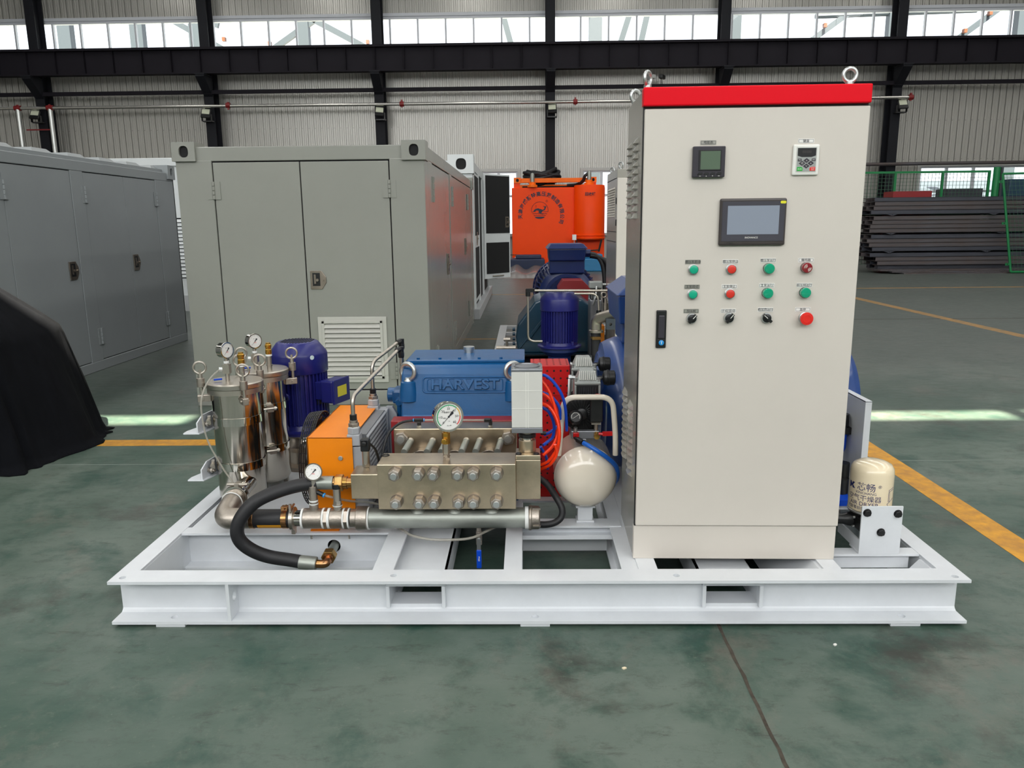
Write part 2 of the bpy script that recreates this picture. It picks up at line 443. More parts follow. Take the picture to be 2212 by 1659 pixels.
# saw-cut joints: a ragged dark one in front, thin pale ones across
jm = M()
rj = random.Random(3)
ys = [-2.3 + i * 0.05 for i in range(50)]
L_ = [(0.645 + rj.uniform(-.0018, .0018) - 0.0055 + rj.uniform(-.0012, .0012), y) for y in ys]
R_ = [(p[0] + 0.0105 + rj.uniform(-.002, .003), p[1]) for p in L_]
for i in range(len(ys) - 1):
    jm.add([(*L_[i], GZ + .0008), (*R_[i], GZ + .0008), (*R_[i + 1], GZ + .0008), (*L_[i + 1], GZ + .0008)], [(0, 1, 2, 3)])
jm.out('floor_joint', 'joint', fl)
strip('floor_joint', 'jointl', -8, -1.5, 1.925, 1.932, .0008)
strip('floor_joint', 'jointl', 1.5, 9, 1.925, 1.932, .0008)
strip('floor_joint', 'joint', 1.2, 14, 8.6, 8.63, .0008)
yard = M().box(-60, 60, 26.9, 90, -0.6, -0.3).out('yard_ground', 'outg'); struct(yard)
# chips and scraps lying on the floor
for i, (x, y, r, m, lab) in enumerate(((1.0, -.02 - .1, .0065, 'white', 'small white plastic chip on the green floor right of the dark crack'),
                                   (.28, -.26, .006, 'dryer', 'tiny beige paper scrap on the green floor left of the dark crack'))):
    o = M().prism([(r * (1 + .4 * sin(k * 2.1 + i)) * cos(k * 1.05), r * (1 + .3 * cos(k * 1.7)) * sin(k * 1.05)) for k in range(6)], (x, y, GZ), X_, Y_, (0, 0, .004)).out('floor_scrap', m)
    tag(o, lab, 'scrap')

# roof with the open ridge gap that lets the strip of sun in
gap = -3.34 - 0.0
roof_dy = (ROOF_Z - GZ) / tan(SUN_EL)
g0, g1 = 2.885 - roof_dy, 3.14 - roof_dy
rf = M().box(-26, 26, -14, g0, ROOF_Z, ROOF_Z + .02).box(-26, 26, g1, 26.6, ROOF_Z, ROOF_Z + .02)
for x in (-8.2, -2.42, 3.55, 9.3): rf.box(x - .09, x + .09, g0, g1, ROOF_Z, ROOF_Z + .02)
ceil_ = struct(rf.out('ceiling', 'roof'))
for sx_ in (-14.0, -8.1, -2.2, 3.7, 9.6, 15.5): M().box(sx_ - .55, sx_ + .55, -13, g0 - .3, ROOF_Z - .03, ROOF_Z - .005).out('strip_lamp_sheet', 'white', ceil_); M().box(sx_ - .55, sx_ + .55, g1 + .3, 23, ROOF_Z - .03, ROOF_Z - .005).out('strip_lamp_sheet', 'white', ceil_)  # opaque white sheets added over the strip lamps, out of view

for nm_, x_ in (('wall_left', -21.0), ('wall_right', 21.0)):
    struct(M().box(x_ - .1, x_ + .1, -14, 26.6, GZ, ROOF_Z).out(nm_, 'wall'))

wf = M().box(-21, 21, FRONT_Y - .2, FRONT_Y, GZ, 6.0).box(-21, 21, FRONT_Y - .2, FRONT_Y, 10.7, ROOF_Z)
struct(wf.out('wall_front', 'wall'))
gz = M().box(-21, 21, FRONT_Y - .15, FRONT_Y - .05, 6.0, 6.1).box(-21, 21, FRONT_Y - .15, FRONT_Y - .05, 10.6, 10.7).box(-21, 21, FRONT_Y - .13, FRONT_Y - .07, 8.3, 8.4).out('window_20', 'frame'); struct(gz)  # unseen glazing added around the front fill lamp
for k in range(15):
    x = -21 + k * 3.0; M().box(x - .05, x + .05, FRONT_Y - .15, FRONT_Y - .05, 6.1, 10.6).out('mullion', 'frame', gz)
    if k < 14: M().box(x + .05, x + 2.95, FRONT_Y - .11, FRONT_Y - .1, 6.1, 8.3).out('pane', 'glass', gz); M().box(x + .05, x + 2.95, FRONT_Y - .11, FRONT_Y - .1, 8.4, 10.6).out('pane', 'glass', gz)

# back wall: sheet panels, each one an object
WY = 26.2
wall = M().box(-26, 26, WY + .06, WY + .22, GZ, .9).out('wall_back', 'trim'); struct(wall)
PW = 5.85 / 26
def panel_mesh(z0, z1):
    prof = [(0, 0), (.004, .034), (.020, .034), (.024, 0), (PW * .36, 0), (PW * .39, -.006), (PW * .44, -.006), (PW * .47, 0), (PW * .68, 0), (PW * .71, -.006), (PW * .76, -.006), (PW * .79, 0), (PW, 0)]
    m = M(); a = [(x, y, z0) for x, y in prof]; b = [(x, y, z1) for x, y in prof]; n = len(prof)
    m.add(a + b, [(i, i + 1, n + i + 1, n + i) for i in range(n - 1)])
    m.add([(0, .05, z0), (PW, .05, z0), (PW, .05, z1), (0, .05, z1)], [(3, 2, 1, 0)])
    return m
WIN0, WIN1 = 7.28, 8.33          # clerestory
holes = [(-1.62, -.28, 1.0, 3.17), (2.05, 3.35, 1.0, 3.17), (13.9, 18.6, 1.0, 3.18)]
meshes = {}
def put_panel(nm, x, z0, z1):
    key = (nm, round(z0, 2), round(z1, 2))
    if key not in meshes:
        o = panel_mesh(z0, z1).out(nm, 'wall', wall); o.location = (x, WY, 0); meshes[key] = o
    else: like(meshes[key], wall, (x, WY, 0), nm)
NP = 78
for i in range(-NP, NP):
    x = .87 + i * PW
    h = [q for q in holes if x + PW * .5 > q[0] and x + PW * .5 < q[1]]
    if h: put_panel('wall_panel', x, h[0][3], WIN0)
    else: put_panel('wall_panel', x, GZ, WIN0)
    put_panel('upper_wall_panel', x, WIN1, ROOF_Z)
rest = M()
for i in list(range(-116, -NP)) + list(range(NP, 112)):
    x = .87 + i * PW
    for z0, z1 in ((GZ, WIN0), (WIN1, ROOF_Z)):
        q = panel_mesh(z0, z1); rest.add([(a + x, b + WY, c) for a, b, c in q.v], q.f)
rest.out('wall_panel', 'wall', wall)['kind'] = 'stuff'
for z in (4.72, 5.86, 3.42):   # screw rows
    sc = M()
    for i in range(-NP, NP, 1): sc.box(.87 + i * PW + .045, .87 + i * PW + .058, WY - .008, WY, z, z + .016)
    sc.out('screw_row', 'beam', wall)['kind'] = 'stuff'
# clerestory: one long window per bay
COLX = [.87 + 5.85 * k for k in range(-4, 5)]
wn = 0
for k in range(-4, 4):
    x0, x1 = .87 + 5.85 * k, .87 + 5.85 * (k + 1); wn += 1
    w = M().box(x0, x1, WY - .05, WY + .1, WIN1 - .07, WIN1 + .04).box(x0, x1, WY - .05, WY + .1, WIN0 - .02, WIN0 + .05).box(x0, x1, WY - .09, WY - .05, WIN1 + .02, WIN1 + .12).out('window_%d' % wn, 'frame'); struct(w)
    n = 6
    for j in range(n + 1):
        xm = x0 + .36 + j * .96 if k % 2 else x0 + .1 + j * .957
        if xm < x1 - .1: M().box(xm - .028, xm + .028, WY - .05, WY + .06, WIN0 + .05, WIN1 - .07).out('mullion', 'frame', w)
    for j in range(n):
        a = x0 + .02 + j * (x1 - x0) / n
        M().box(a, a + (x1 - x0) / n - .02, WY + .02, WY + .026, WIN0 + .05, WIN1 - .07).out('pane', 'glass', w)
for x0, x1, z0, z1 in holes:
    wn += 1
    w = M().box(x0 - .1, x1 + .1, WY - .06, WY + .1, z1, z1 + .1).box(x0 - .1, x0, WY - .06, WY + .1, z0, z1).box(x1, x1 + .1, WY - .06, WY + .1, z0, z1).box(x0 - .1, x1 + .1, WY - .06, WY + .1, z0 - .1, z0).out('window_%d' % wn, 'trim'); struct(w)
    n = 2 if x1 - x0 < 2 else 5
    for j in range(n):
        a, b = x0 + (x1 - x0) * j / n, x0 + (x1 - x0) * (j + 1) / n
        M().box(a, a + .05, WY - .02, WY + .05, z0, z1).box(b - .05, b, WY - .02, WY + .05, z0, z1).box(a + .05, b - .05, WY - .02, WY + .05, z1 - .06, z1).box(a + .05, b - .05, WY - .02, WY + .05, z0 + 1.28, z0 + 1.36).out('sash', 'frame', w)
        M().box(a + .05, b - .05, WY + .02, WY + .026, z0, z0 + 1.28).out('pane', 'glass', w)
        M().box(a + .05, b - .05, WY + .02, WY + .026, z0 + 1.36, z1 - .06).out('pane', 'glass', w)

# steel columns with corbels
cn = ['left edge column beside two drop pipes', 'second column from the left behind the grey container', 'third column from the left with a flood light', 'middle column behind the orange tank', 'column hidden low behind the control cabinet', 'right column beside the green mesh fence']
for i, k in enumerate(range(-3, 3)):
    x = .87 + 5.85 * k
    c = thing('steel_column', 'dark steel wall column, ' + cn[i], 'column', (x, 25.75, GZ), 'wall columns')
    M().box(x - .16, x + .16, 25.5, 25.53, GZ, ROOF_Z).out('flange', 'colm', c)
    M().box(x - .16, x + .16, 26.0, 26.03, GZ, ROOF_Z).out('flange', 'colm', c)
    M().box(x - .012, x + .012, 25.53, 26.0, GZ, ROOF_Z).out('web', 'colm', c)
    M().prism([(25.5, 5.72), (25.5, 6.38), (24.86, 6.38), (24.86, 6.28)], (x - .15, 0, 0), Y_, Z_, (.3, 0, 0)).out('corbel', 'colm', c, .004)
    M().box(x - .17, x + .17, 24.83, 25.5, 6.34, 6.38).out('seat_plate', 'colm', c)
    M().box(x - .11, x - .05, 25.36, 25.42, 5.88, 5.95).box(x + .05, x + .11, 25.36, 25.42, 5.88, 5.95).out('clip', 'outw', c)
# crane runway girder with stiffeners
bm = thing('crane_girder', 'long dark crane runway girder under the clerestory windows', 'girder', (0, 25.1, 6.38))
M().box(-20, 20, 24.93, 25.27, 7.14, 7.17).out('top_flange', 'beam', bm)
M().box(-20, 20, 24.95, 25.25, 6.38, 6.41).out('bottom_flange', 'beam', bm)
M().box(-20, 20, 25.09, 25.11, 6.41, 7.14).out('web', 'beam', bm)
M().box(-20, 20, 25.05, 25.15, 7.17, 7.24).out('crane_rail', 'beam', bm)
st = None
for k in range(-19, 20):
    x = .87 + k * .975
    if st is None: st = M().box(-.007, .007, 24.97, 25.09, 6.45, 7.14).out('stiffener', 'beam', bm); st.data.transform(Matrix.Translation((0, 0, 0))); st.location = (x, 0, 0)
    else: like(st, bm, (x, 0, 0))
o = M().box(-20, 20, 25.44, 25.5, 5.80, 5.93).box(-20, 20, 25.4, 25.44, 5.80, 5.815).out('cable_tray', 'beam'); tag(o, 'thin dark steel rail running across the columns below the crane girder', 'rail')
# sprinkler pipe with couplings and two drops
wp = thing('water_pipe', 'grey sprinkler pipe with dark red couplings along the back wall', 'pipe', (0, 25.2, 5.36))
M().tube([(-20, 25.2, 5.39), (-4, 25.2, 5.36), (12.9, 25.2, 5.36)], .055, 12).out('pipe_run', 'pipe', wp)
for x in (-17.3, -16.19, -10.07, -4.16, 1.70, 12.9):
    s_ = 1.5 if x < -16 else 1
    M().cyl((x - .07 * s_, 25.2, 5.39 if x < -5 else 5.36), (x + .07 * s_, 25.2, 5.39 if x < -5 else 5.36), .085, n=12).box(x - .03, x + .03, 25.17, 25.23, 5.25, 5.5).out('coupling', 'cup', wp)
for x in (-17.3, -16.19): M().cyl((x, 25.2, 5.36), (x, 25.2, GZ), .075, n=12).out('drop_pipe', 'silver', wp)
M().box(-17.1, -16.2, 25.2, 25.24, 4.66, 4.70).out('pipe_bracket', 'cup', wp)
# flood lights on the columns
for i, (x, z) in enumerate(((-16.74, 5.05), (-10.86, 5.02), (-4.93, 5.0), (.92, 5.02), (12.66, 5.02))):
    f = thing('flood_light', 'small square flood light on the ' + ['leftmost column next to the drop pipes', 'second column from the left above the grey container', 'third column from the left', 'middle column above the coiled black hose', 'right column above the green fence'][i], 'flood light', (x, 25.3, z), 'flood lights')
    tl = Matrix.Rotation(radians(-32), 3, 'X') @ Matrix.Rotation(radians(8 if i < 3 else -4), 3, 'Z')
    M().obox((x, 25.2, z + .12), (.30, .07, .34), mtx=tl).out('housing', 'black', f, .01)
    M().obox(V((x, 25.2, z + .12)) + tl @ V((0, -.038, .05)), (.25, .01, .2), mtx=tl).out('lens', 'lampg', f)
    M().box(x - .17, x - .15, 25.2, 25.3, z - .12, z + .1).box(x + .15, x + .17, 25.2, 25.3, z - .12, z + .1).box(x - .17, x + .17, 25.28, 25.49, z - .14, z - .1).out('bracket', 'black', f)
for i, (x, s_) in enumerate(((4.26, -1), (4.62, 1))):
    c = thing('security_camera', ('left' if i == 0 else 'right') + ' of the two small cameras on the dark rail above the cabinet', 'camera', (x, 25.4, 5.93))
    M().obox((x, 25.36, 6.14), (.14, .34, .13), rot=radians(-28 * s_)).out('camera_body', 'trim' if i == 0 else 'black', c, .02)
    M().cyl((x, 25.42, 5.932), (x, 25.42, 6.1), .03, n=10).torus((x, 25.36, 6.02), X_, .05, .02, 14, 6).out('mount', 'trim', c)
# lower steel pipe, cable, boxes on the wall at the right
o = M().tube([(11.2, 25.4, 3.22), (20, 25.4, 3.24)], .06, 10).out('wall_conduit', 'rust'); tag(o, 'thin brown conduit on the wall above the green fence', 'conduit')
o = M().tube(spl([(11.35, 25.35, 3.27), (11.5, 25.3, 2.9), (11.3, 25.3, 2.2), (11.3, 25.3, 1.5)], 5), .035, 8).out('hanging_cable', 'rubber'); tag(o, 'thick black cable hanging down the wall beside the electrical box', 'cable')
eb = thing('electrical_box', 'grey electrical box on the wall behind the steel stack', 'electrical box', (10.75, 25.5, 1.4))
M().box(10.25, 11.3, 25.35, 25.6, 1.35, 2.25).out('enclosure', 'trim', eb, .01); M().box(10.3, 11.25, 25.33, 25.35, 1.4, 2.2).out('door', 'wall', eb, .004); M().cyl((11.15, 25.3, 1.8), (11.15, 25.33, 1.8), .03).out('latch', 'black', eb)

# steel frame of the neighbouring building, seen through the clerestory
yb = 34.0
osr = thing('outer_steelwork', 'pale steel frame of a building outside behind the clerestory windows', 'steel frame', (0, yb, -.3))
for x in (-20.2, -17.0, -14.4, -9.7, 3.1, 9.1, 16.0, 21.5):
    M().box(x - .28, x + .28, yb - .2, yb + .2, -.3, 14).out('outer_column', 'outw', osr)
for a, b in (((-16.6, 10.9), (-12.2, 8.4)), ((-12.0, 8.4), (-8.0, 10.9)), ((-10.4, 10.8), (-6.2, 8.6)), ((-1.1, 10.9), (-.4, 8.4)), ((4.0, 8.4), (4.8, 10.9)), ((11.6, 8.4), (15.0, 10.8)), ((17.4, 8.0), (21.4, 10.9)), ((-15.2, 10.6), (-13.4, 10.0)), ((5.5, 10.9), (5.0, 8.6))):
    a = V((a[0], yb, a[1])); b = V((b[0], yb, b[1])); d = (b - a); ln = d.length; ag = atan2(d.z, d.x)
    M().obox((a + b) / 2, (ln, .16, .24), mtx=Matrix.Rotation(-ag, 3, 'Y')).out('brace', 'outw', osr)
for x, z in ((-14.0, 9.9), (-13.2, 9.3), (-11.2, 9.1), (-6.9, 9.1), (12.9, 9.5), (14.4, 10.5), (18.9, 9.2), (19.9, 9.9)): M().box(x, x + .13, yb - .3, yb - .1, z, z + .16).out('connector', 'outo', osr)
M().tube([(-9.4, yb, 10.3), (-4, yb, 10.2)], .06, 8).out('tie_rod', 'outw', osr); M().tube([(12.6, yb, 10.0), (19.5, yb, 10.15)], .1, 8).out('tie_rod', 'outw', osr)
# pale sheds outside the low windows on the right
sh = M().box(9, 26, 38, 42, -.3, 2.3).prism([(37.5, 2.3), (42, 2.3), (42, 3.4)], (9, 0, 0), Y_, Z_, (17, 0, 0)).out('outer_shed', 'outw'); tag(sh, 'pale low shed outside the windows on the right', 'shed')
# =================================================================== containers and covered goods
def casting(nm, c, m, x0, x1, y0, y1, z0, z1, face, side=None):
    # corner casting: box shell with an oval pocket in the face turned to the aisle
    b = M()
    if face == '-y':
        b.box(x0, x1, y0 + .012, y1, z0, z1); b.holed((x0, y0 + .012, z0), X_, Z_, (0, -.02, 0), x1 - x0, z1 - z0, (x1 - x0) * .52, (z1 - z0) * .5, (x1 - x0) * .2, (z1 - z0) * .30, 24, 2.6)
    else:
        b.box(x0, x1 - .012, y0, y1, z0, z1); b.holed((x1 - .012, y0, z0), Y_, Z_, (.02, 0, 0), y1 - y0, z1 - z0, (y1 - y0) * .52, (z1 - z0) * .5, (y1 - y0) * .16, (z1 - z0) * .30, 24, 2.6)
    o = b.out(nm, m, c)
    d = M()
    if face == '-y': d.box(x0 + (x1 - x0) * .3, x0 + (x1 - x0) * .74, y0 + .0105, y0 + .0125, z0 + (z1 - z0) * .18, z0 + (z1 - z0) * .82)
    else: d.box(x1 - .0125, x1 - .0105, y0 + (y1 - y0) * .34, y0 + (y1 - y0) * .7, z0 + (z1 - z0) * .18, z0 + (z1 - z0) * .82)
    d.out('casting_pocket', 'blackm', o)
    return o
def hinge(c, p, m, ax='-y', h=.13):
    x, y, z = p; b = M()
    for k in range(4):
        b.cyl((x, y, z - h / 2 + k * h / 4 + .002), (x, y, z - h / 2 + (k + 1) * h / 4 - .002), .011, n=10)
    if ax == '-y': b.box(x - .05, x + .05, y + .001, y + .008, z - h / 2, z + h / 2)
    else: b.box(x - .008, x - .001, y - .05, y + .05, z - h / 2, z + h / 2)
    b.out('hinge', m, c)
def latch(c, o_, u, n, w=.12, h=.14):
    o_, u, n = V(o_), V(u), V(n); b = M()
    pl = [(0, 0), (w * .72, 0), (w, h * .35), (w, h * .65), (w * .72, h), (0, h)]
    b.prism(pl, o_, u, Z_, n * .008)
    q = b.out('paddle_latch', 'steeld', c, .002)
    d = M(); R = M()
    a = o_ + n * .008
    d.prism([(w * .14, h * .18), (w * .62, h * .18), (w * .62, h * .88), (w * .14, h * .88)], a, u, Z_, n * .001); d.out('latch_recess', 'black', q)
    R.prism([(w * .24, h * .3), (w * .36, h * .3), (w * .36, h * .8), (w * .24, h * .8)], a, u, Z_, n * .006)
    p = a + u * w * .45 + Z_ * h * .5; R.cyl(p, p + n * .01, w * .09, n=10); p = a + u * w * .8 + Z_ * h * .5; R.cyl(p, p + n * .012, w * .06, n=8)
    R.out('latch_paddle', 'steeld', q)

cc = thing('equipment_container', 'large grey equipment container with two front doors and a louvre vent', 'container', (-1.69, 3.456, 0))
x0, x1, y0, y1, zt = -2.62, -.767, 3.456, 8.78, 1.86
M().box(x0 + .02, x1 - .02, y0 + .02, y1 - .02, .1, zt + .06).out('body', 'beam', cc)
M().box(x0, -2.352, y0, y0 + .2, GZ, 1.86).out('corner_post', 'cont', cc, .006); M().box(-1.028, x1, y0, y0 + .2, GZ, 1.86).out('corner_post', 'cont', cc, .006)
M().box(x0 + .03, x1 - .03, y0 + .002, y0 + .2, 1.852, 1.955).out('top_rail', 'cont', cc, .006)
M().box(-2.352, -1.028, y0 + .002, y0 + .2, GZ, .105).out('bottom_rail', 'cont', cc, .006)
for a, b in ((-2.345, -1.7), (-1.692, -1.036)): M().box(a, b, y0 + .004, y0 + .04, .115, 1.843).out('door', 'cont', cc, .004)
for x, s_ in ((-2.35, 1), (-1.033, 1)):
    for z in (1.64, .26): hinge(cc, (x, y0 - .004, z), 'cont')
latch(cc, (-1.665, y0 + .004, .9), X_, -Y_)
casting('corner_casting', cc, 'cont', x0 - .015, x0 + .16, y0 - .015, y0 + .17, 1.852, 1.99, '-y')
casting('corner_casting', cc, 'cont', x1 - .165, x1 + .012, y0 - .015, y0 + .17, 1.845, 1.985, '-y')
casting('corner_casting', cc, 'cont', x1 - .165, x1 + .012, y1 - .2, y1, 1.84, 2.0, '+x')
# louvre vent
vx0, vx1, vz0, vz1 = -1.628, -1.098, .172, .686; yv = y0 + .004
vf = M().box(vx0, vx1, yv - .012, yv, vz1 - .05, vz1).box(vx0, vx1, yv - .012, yv, vz0, vz0 + .05).box(vx0, vx0 + .05, yv - .012, yv, vz0 + .05, vz1 - .05).box(vx1 - .05, vx1, yv - .012, yv, vz0 + .05, vz1 - .05)
vf.box(vx0 + .03, vx1 - .03, yv - .02, yv - .012, vz1 - .05, vz1 - .03).box(vx0 + .03, vx1 - .03, yv - .02, yv - .012, vz0 + .03, vz0 + .05).box(vx0 + .03, vx0 + .05, yv - .02, yv - .012, vz0 + .03, vz1 - .03).box(vx1 - .05, vx1 - .03, yv - .02, yv - .012, vz0 + .03, vz1 - .03)
vf = vf.out('vent_frame', 'vent', cc, .002)
M().box(vx0 + .05, vx1 - .05, yv - .002, yv - .001, vz0 + .05, vz1 - .05).out('vent_backing', 'beam', vf)
for k in range(11):
    z = vz0 + .055 + k * .037
    M().prism([(-.001, .004), (-.022, .004), (-.002, .036), (.0, .034)], (vx0 + .05, yv - .002, z), Y_, Z_, (vx1 - vx0 - .1, 0, 0)).out('vent_slat', 'vent', vf)
# long side with doors
xs = x1
for a, b in ((y0 + .2, 3.94), (5.42, 5.64), (8.55, y1)): M().box(xs - .1, xs, a, b, GZ, 1.86).out('side_post', 'cont', cc, .004)
M().box(xs - .1, xs - .002, y0 + .18, y1, 1.86, 1.96).out('side_top_rail', 'cont', cc, .004); M().box(xs - .1, xs - .004, 3.94, 8.55, GZ, .1).out('side_bottom_rail', 'cont', cc, .004)
M().box(xs - .05, xs - .006, 3.95, 5.41, .11, 1.852).out('side_door', 'cont', cc, .003)
M().box(xs - .05, xs - .006, 5.65, 7.56, .11, 1.852).out('side_door', 'cont', cc, .003)
M().box(xs - .05, xs - .006, 7.575, 8.54, .11, 1.852).out('side_door', 'cont', cc, .003)
for y in (3.95, 5.64, 7.8):
    for z in (1.65, .28): hinge(cc, (xs + .006, y, z), 'cont', '+x', .2)
latch(cc, (xs - .004, 5.02, .9), Y_, X_, .16, .2); latch(cc, (xs - .004, 7.3, 1.0), Y_, X_, .2, .2)
M().box(x0 + .05, x1 - .05, y0 + .17, y1, 1.92, 1.95).out('roof', 'cont', cc)

lc = thing('equipment_container', 'blue-grey equipment container at the far left behind the black cloth', 'container', (-5.2, 3.5, 0))
xs = -4.25; ya, yb_ = -.6, 7.1
M().box(xs - 1.85, xs - .02, ya, yb_ - .02, .1, 1.95).out('body', 'beam', lc)
M().box(xs - 1.85, xs, ya, yb_, 1.905, 2.0).out('top_rail', 'contl', lc, .006); M().box(xs - 1.85, xs + .002, ya, yb_, GZ, .085).out('bottom_rail', 'contl', lc, .006)
for a, b in ((4.915, 5.125), (6.62, yb_), (ya, .9), (2.75, 2.95)): M().box(xs - .1, xs, a, b, .085, 1.905).out('side_post', 'contl', lc, .004)
for a, b in ((5.132, 5.9), (5.907, 6.614), (3.935, 4.908), (2.957, 3.928), (.907, 1.82), (1.827, 2.744)): M().box(xs - .05, xs - .005, a, b, .092, 1.898).out('side_door', 'contl', lc, .004)
for y in (3.93, 5.128, 6.617):
    for z in (1.69, .32): hinge(lc, (xs + .006, y, z), 'contl', '+x', .16)
latch(lc, (xs - .004, 4.72, .9), Y_, X_, .15, .17); latch(lc, (xs - .004, 5.94, .92), Y_, X_, .14, .17)
casting('corner_casting', lc, 'contl', xs - .17, xs + .014, yb_ - .17, yb_ + .014, 1.93, 2.09, '+x')
M().box(xs - 1.85, xs - .05, ya, yb_, 2.0, 2.04).out('roof', 'contl', lc)
for k in range(9):
    y = 2.3 + k * .56; M().hull8([(xs - 1.8, y, 2.04), (xs - .1, y, 2.04), (xs - .1, y + .34, 2.04), (xs - 1.8, y + .34, 2.04)], [(xs - 1.8, y + .06, 2.085), (xs - .14, y + .06, 2.085), (xs - .14, y + .28, 2.085), (xs - 1.8, y + .28, 2.085)]).out('roof_rib', 'contl', lc)
M().box(xs - 1.85, xs, yb_ - .02, yb_, GZ, 1.95).out('end_wall', 'contl', lc)

wc = thing('equipment_container', 'white container between the two grey containers with a louvred lower front', 'container', (-6.5, 10.5, 0))
M().box(-9.2, -3.95, 10.52, 13.2, .05, 2.36).out('body', 'contw', wc, .01); M().box(-9.25, -3.9, 10.48, 13.2, 2.34, 2.47).out('top_rail', 'contw', wc, .01); M().box(-9.25, -3.9, 10.48, 10.6, GZ, .25).out('bottom_rail', 'skid2', wc)
for k in range(16): M().prism([(0, 0), (-.03, 0), (0, .05)], (-7.6, 10.52, .55 + k * .06), Y_, Z_, (3.0, 0, 0)).out('vent_slat', 'contw', wc)
M().box(-7.6, -4.6, 10.518, 10.519, .53, 1.52).out('vent_backing', 'beam', wc)

oc = thing('open_container', 'white container with open black-lined side doors behind the grey container', 'container', (-1.8, 9.0, 0))
M().box(-3.0, -.79, 9.02, 13.4, .14, 2.2).out('body', 'blackm', oc)
M().box(-3.0, -.77, 8.98, 9.12, .12, 2.2).out('front_wall', 'contw', oc, .006)
casting('corner_casting', oc, 'contw', -1.12, -.75, 8.95, 9.2, 2.08, 2.34, '-y')
M().box(-3.0, -.77, 9.0, 13.4, 2.14, 2.26).out('top_rail', 'contw', oc); M().box(-3.0, -.70, 8.98, 13.4, GZ, .14).out('base_plinth', 'skid2', oc, .006)
for a, b in ((9.12, 9.3), (10.35, 10.5), (11.5, 11.7), (13.2, 13.4)): M().box(-.86, -.765, a, b, .14, 2.14).out('side_post', 'contw', oc)
d = M().box(-.8, -.772, 9.3, 10.35, .2, 2.12).out('side_door', 'contw', oc)
M().box(-.772, -.766, 9.36, 10.3, 1.2, 2.08).box(-.772, -.766, 9.36, 10.3, .26, 1.02).out('door_lining', 'blackm', d)
latch(oc, (-.77, 9.7, 1.05), Y_, X_, .2, .2)
u = V((cos(radians(50)), sin(radians(50)), 0)); nn = V((u.y, -u.x, 0)); o_ = V((-.77, 12.0, 0)); W = .72
d = M().prism([(0, .37), (W, .37), (W, 2.26), (0, 2.26)], o_, u, Z_, -nn * .05).out('open_door', 'contw', oc, .003)
M().prism([(.05, 1.2), (W - .02, 1.2), (W - .02, 2.23), (.05, 2.23)], o_ + nn * .002, u, Z_, nn * .006).prism([(.05, .46), (W - .04, .46), (W - .04, 1.03), (.05, 1.03)], o_ + nn * .002, u, Z_, nn * .006).out('door_lining', 'blackm', d)
M().tube([o_ + u * .2 + nn * .02 + Z_ * .415, o_ + u * .5 + nn * .02 + Z_ * .415], .012, 8).out('stay_rod', 'satin', d)
latch(oc, o_ + u * (W - .14) + nn * .002 + Z_ * 1.3, u, nn, .13, .2)

# black cloth over something at the left edge
def drape():
    m = M(); N_ = 110; c = V((-3.54, 2.22, 0)); rings = []
    rg = [(.01, .01, 1.13, 0), (.12, .14, 1.09, 0), (.25, .28, .95, .0), (.36, .40, .835, .002), (.445, .47, .75, .004), (.455, .478, .71, .008), (.49, .49, .56, .018), (.53, .505, .40, .028), (.58, .525, .2, .034), (.618, .545, .05, .038), (.64, .57, .006, .036), (.67, .62, .0, .04)]
    for hx, hy, z, am in rg:
        R = []
        for k in range(N_):
            t = 2 * pi * k / N_; ct, st_ = cos(t), sin(t); e = 2 / (4.6 - .9 * (1 - min(1, z / .7)))
            fx = math.copysign(abs(ct) ** e, ct); fy = math.copysign(abs(st_) ** e, st_)
            w = am * (sin(t * 9 + 1.0) * .6 + sin(t * 17 + .4 + z) * .5 + sin(t * 4.0) * .4 + .35 * sin(t * 29 + 2 * z))
            R.append((c.x + hx * fx + w * ct, c.y + hy * fy + w * st_ * 1.1 + (.04 if st_ > 0 else 0) * (hx / .65), GZ + .006 + max(0, z + (.012 * sin(t * 9 + z * 7) if z > .02 else 0))))
        rings.append(R)
    vs = [p for R in rings for p in R]; fs = []
    for i in range(len(rings) - 1):
        for k in range(N_):
            j = (k + 1) % N_; fs.append((i * N_ + k, (i + 1) * N_ + k, (i + 1) * N_ + j, i * N_ + j))
    m.add(vs, fs, True); m.f.append(list(range(N_))); m.s.append(True)
    return m
o = drape().out('cloth_cover', 'cloth', ang=180)
so = o.modifiers.new('solid', 'SOLIDIFY'); so.thickness = .004
tag(o, 'black cloth cover draped to the floor at the left edge', 'cloth')

# =================================================================== orange recovery tank
tk = thing('recovery_tank', 'bright orange rectangular tank with whale logo and lettering', 'tank', (1.0, 22, 0))
M().box(-.42, 2.42, 22.0, 24.2, .08, 2.43).out('body', 'tankor', tk, .02)
M().box(-.55, 2.5, 21.95, 24.3, GZ, .08).out('base_frame', 'bundle', tk)
bx = M().lathe((1.94, 21.98, .86), Z_, [(.44, .0), (.44, .02), (.5, .03), (.5, .07), (.47, .08), (.47, .11), (.5, .12), (.5, .15), (.465, .16), (.465, 1.6), (.45, 1.62)], 40).out('drum', 'tankor', tk)
for a in (-.36, 1.96): M().box(a, a + .19, 22.05, 22.25, 2.43, 2.58).out('frame_post', 'tankor', tk)
casting('frame_casting', tk, 'tankor2', -.36, -.14, 22.03, 22.25, 2.57, 2.73, '-y'); casting('frame_casting', tk, 'tankor2', 1.96, 2.16, 22.03, 22.25, 2.57, 2.73, '-y')
M().box(-.14, 1.96, 22.06, 22.22, 2.58, 2.71).out('frame_beam', 'tankor2', tk, .01); M().box(-.3, 2.1, 23.9, 24.1, 2.43, 2.6).out('frame_beam', 'tankor2', tk)
M().box(-.1, 1.9, 22.6, 24.0, 2.431, 2.5).out('top_recess', 'blackm', tk)
